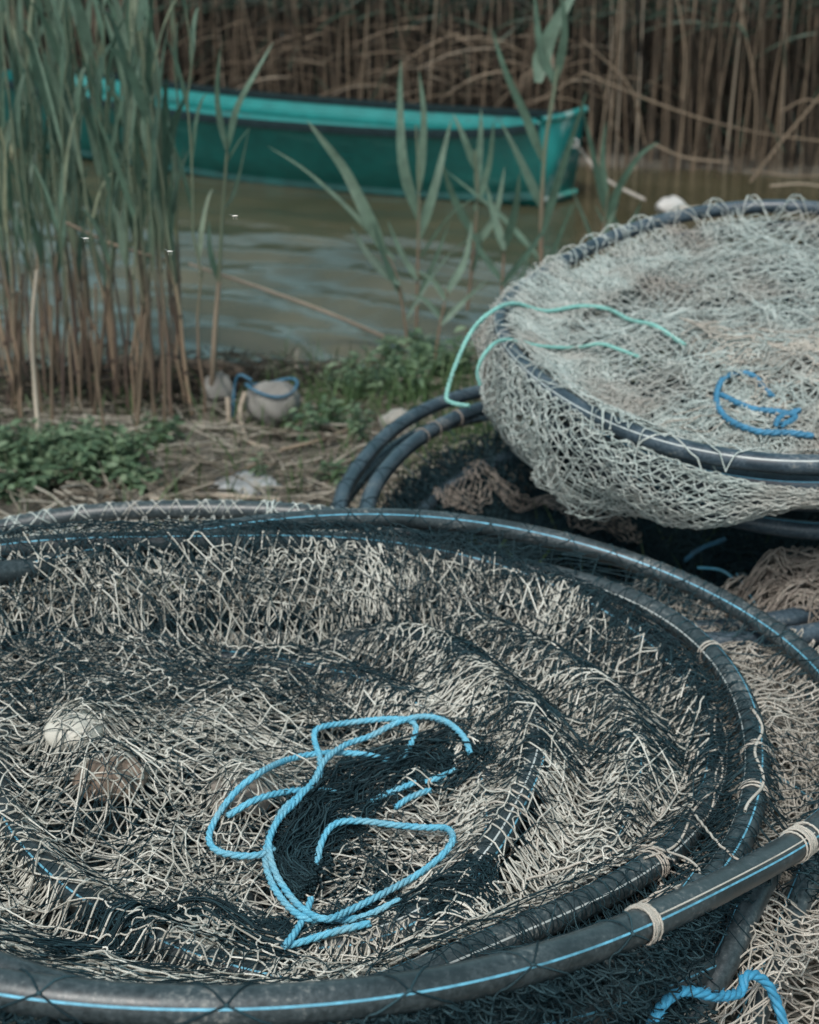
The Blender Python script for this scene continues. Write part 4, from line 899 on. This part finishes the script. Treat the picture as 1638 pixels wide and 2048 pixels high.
P, r = bed_stem(650, .2, 2.5, (-4.5, 4.2), .5, 1.6, .5, .003, .007); tubes(g, P, r[:, None]*np.ones((1, 7)), 4)
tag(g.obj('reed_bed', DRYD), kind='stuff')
g = Geo(); n = 2600
x = br.uniform(-5, 4.5, n); y = bed_front(x)+br.uniform(.1, 3.5, n); z0 = br.uniform(.1, 1.6, n); az = br.uniform(0, 2*PI, n); L = br.uniform(.2, .5, n); up_ = br.uniform(-.9, .9, n)
t = np.linspace(0, 1, 6)[None, :, None]; dr = np.stack([np.cos(az), np.sin(az), up_], -1)[:, None]
P = np.stack([x, y, z0], -1)[:, None]+dr*L[:, None, None]*t-np.array([0, 0, 1])*(L[:, None, None]*.5*t**2)
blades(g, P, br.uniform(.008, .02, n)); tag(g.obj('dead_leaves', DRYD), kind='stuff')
# leaf canopy added over the bed, mostly out of view, to block light
g = Geo(); n = 4500; x = br.uniform(-5, 4.6, n); dd = br.uniform(.15, 3.8, n); y = bed_front(x)+dd; z0 = 1.0+dd*.07+br.uniform(-.1, .25, n); az = br.uniform(0, 2*PI, n); L = br.uniform(.3, .55, n)
dr = np.stack([np.cos(az), np.sin(az), br.uniform(-.1, .45, n)], -1)[:, None]
P = np.stack([x, y, z0], -1)[:, None]+dr*L[:, None, None]*t-np.array([0, 0, 1])*(L[:, None, None]*.4*t**2); blades(g, P, br.uniform(.02, .036, n)); tag(g.obj('reed_canopy_blocker', OLDLEAF), kind='stuff')
# green leaves low among the dry stems
g = Geo(); n = 900; x = br.uniform(-4, 4, n); y = bed_front(x)+br.uniform(-.05, 1.6, n); z0 = br.uniform(.0, 1.3, n)**1.2; az = br.uniform(0, 2*PI, n); L = br.uniform(.25, .5, n)
dr = np.stack([np.cos(az)*.5, np.sin(az)*.5, br.uniform(.2, 1, n)], -1)[:, None]
P = np.stack([x, y, z0], -1)[:, None]+dr*L[:, None, None]*t; blades(g, P, br.uniform(.010, .022, n)); tag(g.obj('young_reed_leaves', OLDLEAF), kind='stuff')
# front row: single stalks
GB = 'dry reed stalks along the front of the reed bed'
for k in range(250):
    x = -3.4+6.8*(k+br.uniform(-.4, .4))/250; y = float(bed_front(x))+br.uniform(-.08, .3); h = br.uniform(1.0, 1.5); lx, ly = br.normal(0, .07), br.normal(0, .05)
    p = [np.array([x, y, -.03]), np.array([x+lx*h*.4, y+ly*h*.4, h*.4]), np.array([x+lx*h*1.1, y+ly*h, h])]
    stalk('dry_reed_stalk', 'dry brown reed stalk standing in the front row of the far reed bed', p, br.uniform(.004, .0085), group=GB, sh=br.uniform(0, 1)**1.5*.9)
BR = [('long broken stalk slanting down from behind the boat stern to the right edge', [(1165, 145), (1350, 220), (1500, 262), (1660, 285)], 9.3, .012),
 ('broken stalk falling steeply to the water right of the boat stern', [(1165, 80), (1260, 175), (1290, 290)], 9.5, .011),
 ('thick stalk leaning to the left at the right edge above the nets', [(1500, 365), (1570, 275), (1660, 170)], 9.0, .014),
 ('kinked stalk hanging down right beside the boat stern', [(1190, 130), (1215, 215), (1242, 285)], 9.7, .009),
 ('low stalk lying on the water in front of the reed bed', [(1310, 290), (1370, 315), (1460, 325)], 9.35, .012),
 ('stalk rising left from the boat stern over the reed bed', [(1070, 205), (1120, 175), (1165, 145)], 9.9, .009),
 ('thin grey stalk crossing the bed above the boat', [(880, 60), (1000, 95), (1160, 170)], 10.6, .008),
 ('slanting stalk at the far right behind the nets', [(1560, 225), (1610, 200), (1660, 210)], 9.2, .009),
 ('dry stalk floating flat at the right edge of the water', [(1500, 340), (1580, 352), (1660, 350)], 9.3, .010),
 ('pale stalk floating just behind the pale net pile', [(1540, 372), (1600, 368), (1660, 375)], 8.9, .012),
 ('upright orange stalk broken at the top right of the bed', [(1505, 320), (1512, 200), (1490, 60), (1470, -30)], 9.6, .013),
 ('long straight stalk right of centre at the top of the bed', [(1365, 200), (1370, 100), (1350, -30)], 9.6, .012)]
for lab, pts, y, r in BR: stalk('broken_reed', lab, [aty(a, b_, y) for a, b_ in pts], r*.65, sh=br.uniform(.45, .95))
# dead leaf mats hanging behind the boat
g = Geo(); n = 130
x = br.uniform(-1.5, 1.3, n); y = bed_front(x)+br.uniform(-.05, .3, n); z0 = br.uniform(.42, .9, n); az = br.choice([0., PI], n)+br.normal(0, .4, n); L = br.uniform(.25, .7, n)
dr = np.stack([np.cos(az), np.sin(az)*.4, br.uniform(-.25, .4, n)], -1)[:, None]
P = np.stack([x, y, z0], -1)[:, None]+dr*L[:, None, None]*t-np.array([0, 0, 1])*(L[:, None, None]*.4*t**2); blades(g, P, br.uniform(.008, .016, n), shade=br.uniform(.3, .9, n)); tag(g.obj('fallen_leaves', DRY), kind='stuff')
# ================================================================== BANK: litter, grass, weeds, stones
g = Geo(); n = 7500; x = br.uniform(-2.2, 2.2, n); y = br.uniform(2.6, 5.35, n); z0 = h_ground(x, y)+br.uniform(.002, .035, n); az = br.normal(.2, .9, n); L = br.uniform(.04, .28, n)
d = np.stack([np.cos(az), np.sin(az), br.normal(0, .14, n)], -1); s = np.linspace(-.5, .5, 4)[None, :, None]
P = np.stack([x, y, z0], -1)[:, None]+d[:, None]*L[:, None, None]*s+.004*br.standard_normal((n, 4, 3)); tubes(g, P, br.uniform(.0012, .0042, n)[:, None]*np.ones((1, 4)), 4)
n = 1500; x = br.uniform(-2.2, 2.2, n); y = br.uniform(2.6, 5.3, n); z0 = h_ground(x, y)+.012; az = br.uniform(0, 6.28, n); L = br.uniform(.05, .16, n)
d = np.stack([np.cos(az), np.sin(az), br.normal(0, .12, n)], -1); P = np.stack([x, y, z0], -1)[:, None]+d[:, None]*L[:, None, None]*s; blades(g, P, br.uniform(.006, .016, n))
tag(g.obj('reed_litter', LITTER), kind='stuff')
GRASS = leaf_mat('grass_leaf', [(0, (.030, .062, .022)), (.6, (.065, .12, .045)), (1, (.12, .18, .08))])
def tufts(geo, n, xr, yr, hh, dens=None, w=.005):
    x = br.uniform(*xr, n); y = br.uniform(*yr, n)
    if dens is not None: k = br.random(n) < dens(x, y); x, y = x[k], y[k]; n = len(x)
    az = br.uniform(0, 2*PI, n); h = br.uniform(.4, 1, n)*hh; o = br.uniform(.1, .7, n)*h; s = np.linspace(0, 1, 6)[None, :, None]
    P = np.stack([x, y, h_ground(x, y)], -1)[:, None]+np.stack([np.cos(az)*o, np.sin(az)*o, 0*o], -1)[:, None]*s**2+np.array([0, 0, 1])*h[:, None, None]*s
    blades(geo, P, br.uniform(.5, 1.3, n)*w)
g = Geo(); dn = lambda x, y: np.clip(.45*noise(x, y, 1.3, 91)+.15+.7*np.exp(-(((x-.15)/.55)**2+((y-4.6)/.6)**2)), 0, 1)
tufts(g, 11000, (-2.2, 2.2), (2.9, 5.3), .09, dn); tufts(g, 2600, (-.5, .9), (3.8, 5.3), .17, dn, .007); tufts(g, 1300, (-2.2, 1), (2.8, 5.2), .16, None, .006)
tag(g.obj('grass', GRASS), kind='stuff')
WEED = leaf_mat('weed_leaf', [(0, (.045, .08, .045)), (.5, (.10, .165, .090)), (1, (.19, .26, .16))], .3, .55)
def weed(x, y, rad, h, n, lsz, seed, label, group=None, name='weed_plant'):
    r_ = np.random.default_rng(seed); zb = float(h_ground(np.array([x]), np.array([y]))[0]); root = empty(name, (x, y, zb), label, 'plant', group)
    g = Geo(); ns = max(5, n//14); a = r_.uniform(0, 2*PI, ns); rr = rad*np.sqrt(r_.random(ns)); hh = h*r_.uniform(.55, 1.1, ns)*(1-.4*(rr/rad)**2)
    tip = np.stack([x+np.cos(a)*rr, y+np.sin(a)*rr, zb+hh], -1); s = np.linspace(0, 1, 6)[None, :, None]; b0 = np.stack([x+np.cos(a)*rr*.6, y+np.sin(a)*rr*.6, 0*a+zb-.01], -1)
    P = b0[:, None]*(1-s)+tip[:, None]*s; tubes(g, P, .0016, 4); g.obj('stem', STEMG, root)
    g = Geo(); k = r_.integers(0, ns, n); f = r_.uniform(.25, 1, n)**.7; p = b0[k]*(1-f[:, None])+tip[k]*f[:, None]
    az = r_.uniform(0, 2*PI, n); d = np.stack([np.cos(az), np.sin(az), r_.uniform(-.1, .7, n)], -1); L = lsz*r_.uniform(.5, 1.2, n)
    P = p[:, None]+d[:, None]*L[:, None, None]*s-np.array([0, 0, 1])*(L[:, None, None]*.35*s**2)
    rf = norm(np.stack([np.cos(az), np.sin(az), 0*az], -1)*.25+np.array([0, 0, 1.])+.3*r_.standard_normal((n, 3)))[:, None]
    blades(g, P, L*.42, 'oval', .15, r_.random(n), ref=rf); g.obj('foliage', WEED, root); return root
GW = 'low broad-leaved weeds on the bank at the left'
for k, (px, py, rad, h) in enumerate([(25, 985, .13, .12), (95, 965, .14, .15), (165, 975, .13, .13), (225, 960, .12, .12), (60, 930, .12, .13), (130, 925, .13, .14), (200, 930, .11, .12), (5, 940, .12, .14), (255, 985, .09, .08)]):
    p = at(px, py, .18); weed(p[0], p[1], rad, h, 330, .036, 1200+k, 'low broad-leaved green weed in the patch at the left edge of the bank', GW)
lab = ['bushy green weed at the water edge left of the turquoise cord', 'tall thin-leaved weed just behind the dark paired hoops', 'green weed between the grey stone and the dark hoops', 'small weed at the foot of the bent central reed', 'leafy weed touching the pale net pile on its left', 'low weed at the waterline right of the grey stone', 'upright sprig in front of the plastic scrap', 'small weed at the middle of the bank under the left clump', 'weed shoot beside the dark hoops at the pile foot', 'dark green weed under the slanting stalk end']
for k, (px, py, rad, h, n, ls) in enumerate([(760, 800, .17, .20, 320, .045), (700, 905, .06, .16, 90, .03), (640, 870, .12, .12, 170, .04), (800, 730, .13, .2, 220, .05), (880, 740, .13, .2, 240, .045), (700, 780, .12, .15, 170, .045), (525, 985, .03, .11, 50, .022), (330, 880, .10, .08, 120, .04), (670, 985, .05, .08, 70, .03), (840, 700, .12, .18, 160, .06)]):
    p = at(px, py+10, .14 if py > 800 else .06); weed(p[0], p[1], rad, h, n, ls, 1300+k, lab[k])
BOUL = flat_mat('pale_boulder', (.17, .165, .15), .85, .3, 12)
p = at(545, 862, .13); bx = lump('boulder', (p[0], p[1]+.03, .21), (.085, .075, .075), BOUL, 'pale grey rounded stone with a blue rope round it on the bank', 'stone', 9, rough=.06)
g = Geo(); a = np.linspace(0, 2*PI, 50); c = np.array([p[0], p[1]+.03, .235]); q = c+np.stack([np.cos(a)*.080, np.sin(a)*.072, .045+.012*np.sin(a*2+.7)], -1)
rope('x', q-np.array([0, 0, .012]), .0045, None, geo=g); rope('x', [c+[-.06, -.02, .06], c+[-.10, .0, .07], c+[-.12, .02, .02], c+[-.125, -.02, -.06]], .0045, None, geo=g)
tag(g.obj('rope', BLUEROPE2), 'dull blue rope looped round the pale grey stone on the bank', 'rope')
lump('boulder', tuple(at(430, 800, .14)+[0, .06, 0]), (.05, .05, .07), BOUL, 'weathered upright stone at the foot of the single tall reed', 'stone', 12, rough=.15)
lump('boulder', tuple(at(795, 862, .17)+[0, .05, 0]), (.055, .05, .05), flat_mat('white_stone', (.26, .25, .22), .8, .2, 14), 'whitish stone showing above the outermost dark hoop', 'stone', 14, rough=.12)
p = at(490, 975, .19); lump('plastic_scrap', (p[0], p[1], .2), (.08, .07, .014), flat_mat('pale_scrap', (.24, .25, .25), .7, .35, 18), 'crumpled pale scrap lying flat on the straw just behind the nets', 'litter', 15, rough=.3)
p = at(1342, 415, .02); lump('foam_lump', (p[0], p[1], .03), (.085, .06, .05), flat_mat('foam', (.40, .39, .37), .7, .12, 10), 'white lump floating beyond the rim of the pale net pile', 'litter', 16, rough=.14)
p = at(1400, 418, .02); lump('driftwood', (p[0], p[1], .015), (.15, .03, .02), flat_mat('driftwood', (.34, .30, .25), .8, .3, 10), 'grey-brown driftwood piece floating beside the white lump', 'driftwood', 17, rough=.12)
p = at(250, 790, .12); lump('root_clump', (p[0]+.1, p[1]+.25, .10), (.28, .10, .07), flat_mat('root_mat', (.09, .065, .045), .9, .5, 25), 'brown mat of roots between the stems of the left clump', 'root mat', 18, rough=.2)
g = Geo(); n = 900; c = np.array([p[0]+.05, p[1]+.12, .12]); d = norm(br.standard_normal((n, 3))*[1.4, .6, .35]); L = br.uniform(.05, .22, n)
P = (c+br.normal(0, 1, (n, 3))*[.33, .12, .025])[:, None]+d[:, None]*L[:, None, None]*np.linspace(-.5, .5, 5)[None, :, None]+.006*br.standard_normal((n, 5, 3)); tubes(g, P, br.uniform(.0015, .004, n)[:, None]*np.ones((1, 5)), 4)
tag(g.obj('root_litter', DRYD), kind='stuff')
# larger fallen stalks on the bank
FB_ = [('long pale stalk lying on the bank toward the plastic scrap', [(560, 900, .2), (640, 880, .2), (720, 850, .17)]), ('straw stalk lying left of the plastic scrap', [(360, 985, .2), (440, 960, .2), (520, 925, .2)]), ('green-grey fallen reed blade on the bank left of centre', [(270, 1010, .22), (360, 960, .2), (410, 915, .19)]), ('short straw stalk beside the left weed patch', [(215, 990, .22), (245, 965, .21), (280, 940, .2)]), ('thick fallen stalk right of the grey stone', [(630, 850, .15), (660, 810, .12), (690, 770, .1)]), ('fallen stalk along the waterline behind the grey stone', [(440, 780, .1), (500, 760, .1), (550, 745, .08)]), ('slender stalk lying just above the pale hoop', [(300, 1000, .22), (420, 990, .22), (560, 1000, .22)]), ('broken orange stump at the waterline', [(590, 770, .06), (592, 740, .1), (594, 700, .12)])]
for labx, pts in FB_: stalk('fallen_stalk', labx, [at(a, b_, z_) for a, b_, z_ in pts], br.uniform(.006, .010), sh=br.uniform(.6, 1))
# ================================================================== FLYING INSECTS
FLYM = flat_mat('insect_wing', (.62, .60, .56), .4, .1)
def insect(px, py, y, rot, label):
    c = aty(px, py, y); root = empty('flying_insect', tuple(c), label, 'insect'); s = .0055*y/1.8
    g = Geo(); tubes(g, c+np.array([[-1, 0, -.1], [-.3, 0, .05], [.4, 0, .1], [1, 0, 0]])*s*.7, np.array([.1, .28, .22, .12])*s*.7, 6, shade=.5, ref=(0, 1, .1)); g.obj('body', FLYM, root)
    for sg in (-1, 1):
        g = Geo(); q = c+np.linspace(0, 1, 6)[:, None]*np.array([sg*1.5, .3, .45+rot*sg])*s; blades(g, q[None], np.array([.55*s]), 'oval', .05, .9, ref=np.array([[[0, .2, 1.]]])); g.obj('wing', FLYM, root)
    g = Geo()
    for a in (-.5, .1, .5): tubes(g, c+np.array([[a*.3, 0, 0], [a, .1, -.5], [a*1.2, .2, -1.1]])*s*.8, .03*s, 4, shade=.3)
    g.obj('leg', FLYM, root)
insect(470, 432, 1.75, .1, 'tiny pale insect hovering above the water, rightmost of three'); insect(340, 503, 1.75, -.1, 'tiny pale insect hovering before the reed stems, lowest of three'); insect(172, 477, 1.85, .2, 'tiny pale insect hovering among the reed stems, leftmost of three')
# ================================================================== LIGHT, CAMERA
sc = bpy.context.scene
w = bpy.data.worlds.new('World'); sc.world = w; w.use_nodes = True; nt = w.node_tree; bg = nt.nodes['Background']
sky = nt.nodes.new('ShaderNodeTexSky'); sky.sky_type = 'NISHITA'; sky.sun_disc = False; EL, AZ = math.radians(55), math.radians(200)
sky.sun_elevation = EL; sky.sun_rotation = AZ; sky.air_density = 1.0; sky.dust_density = 3.0; sky.ozone_density = 1.0
hs = nt.nodes.new('ShaderNodeHueSaturation'); hs.inputs['Saturation'].default_value = .95; hs.inputs['Hue'].default_value = .438
nt.links.new(sky.outputs[0], hs.inputs['Color']); nt.links.new(hs.outputs[0], bg.inputs[0]); bg.inputs[1].default_value = .115
sd = bpy.data.lights.new('sun', 'SUN'); sd.energy = 1.5; sd.angle = math.radians(11); sd.color = (.99, 1, .93); so = bpy.data.objects.new('sun', sd); C.objects.link(so)
so.rotation_euler = (math.radians(35), 0, math.radians(-20)+PI*0)
from mathutils import Vector
d = Vector((math.sin(AZ)*math.cos(EL), math.cos(AZ)*math.cos(EL), math.sin(EL))); so.rotation_euler = d.to_track_quat('Z', 'Y').to_euler()
cd = bpy.data.cameras.new('camera'); co = bpy.data.objects.new('camera', cd); C.objects.link(co); sc.camera = co
co.location = tuple(CAM); co.rotation_euler = (PI/2-PITCH, 0, 0); cd.sensor_fit = 'VERTICAL'; cd.sensor_height = 36; cd.lens = F/2048*36; cd.clip_start = .05; cd.clip_end = 2000
cd.dof.use_dof = True; cd.dof.focus_distance = 1.65; cd.dof.aperture_fstop = 5.6; cd.dof.aperture_blades = 9
sc.view_settings.view_transform = 'Standard'; sc.view_settings.look = 'None'; sc.view_settings.exposure = .72; sc.view_settings.gamma = 1
sc.cycles.use_denoising = True; sc.cycles.max_bounces = 6; sc.cycles.diffuse_bounces = 3; sc.cycles.glossy_bounces = 3; sc.cycles.transmission_bounces = 2; sc.cycles.transparent_max_bounces = 4
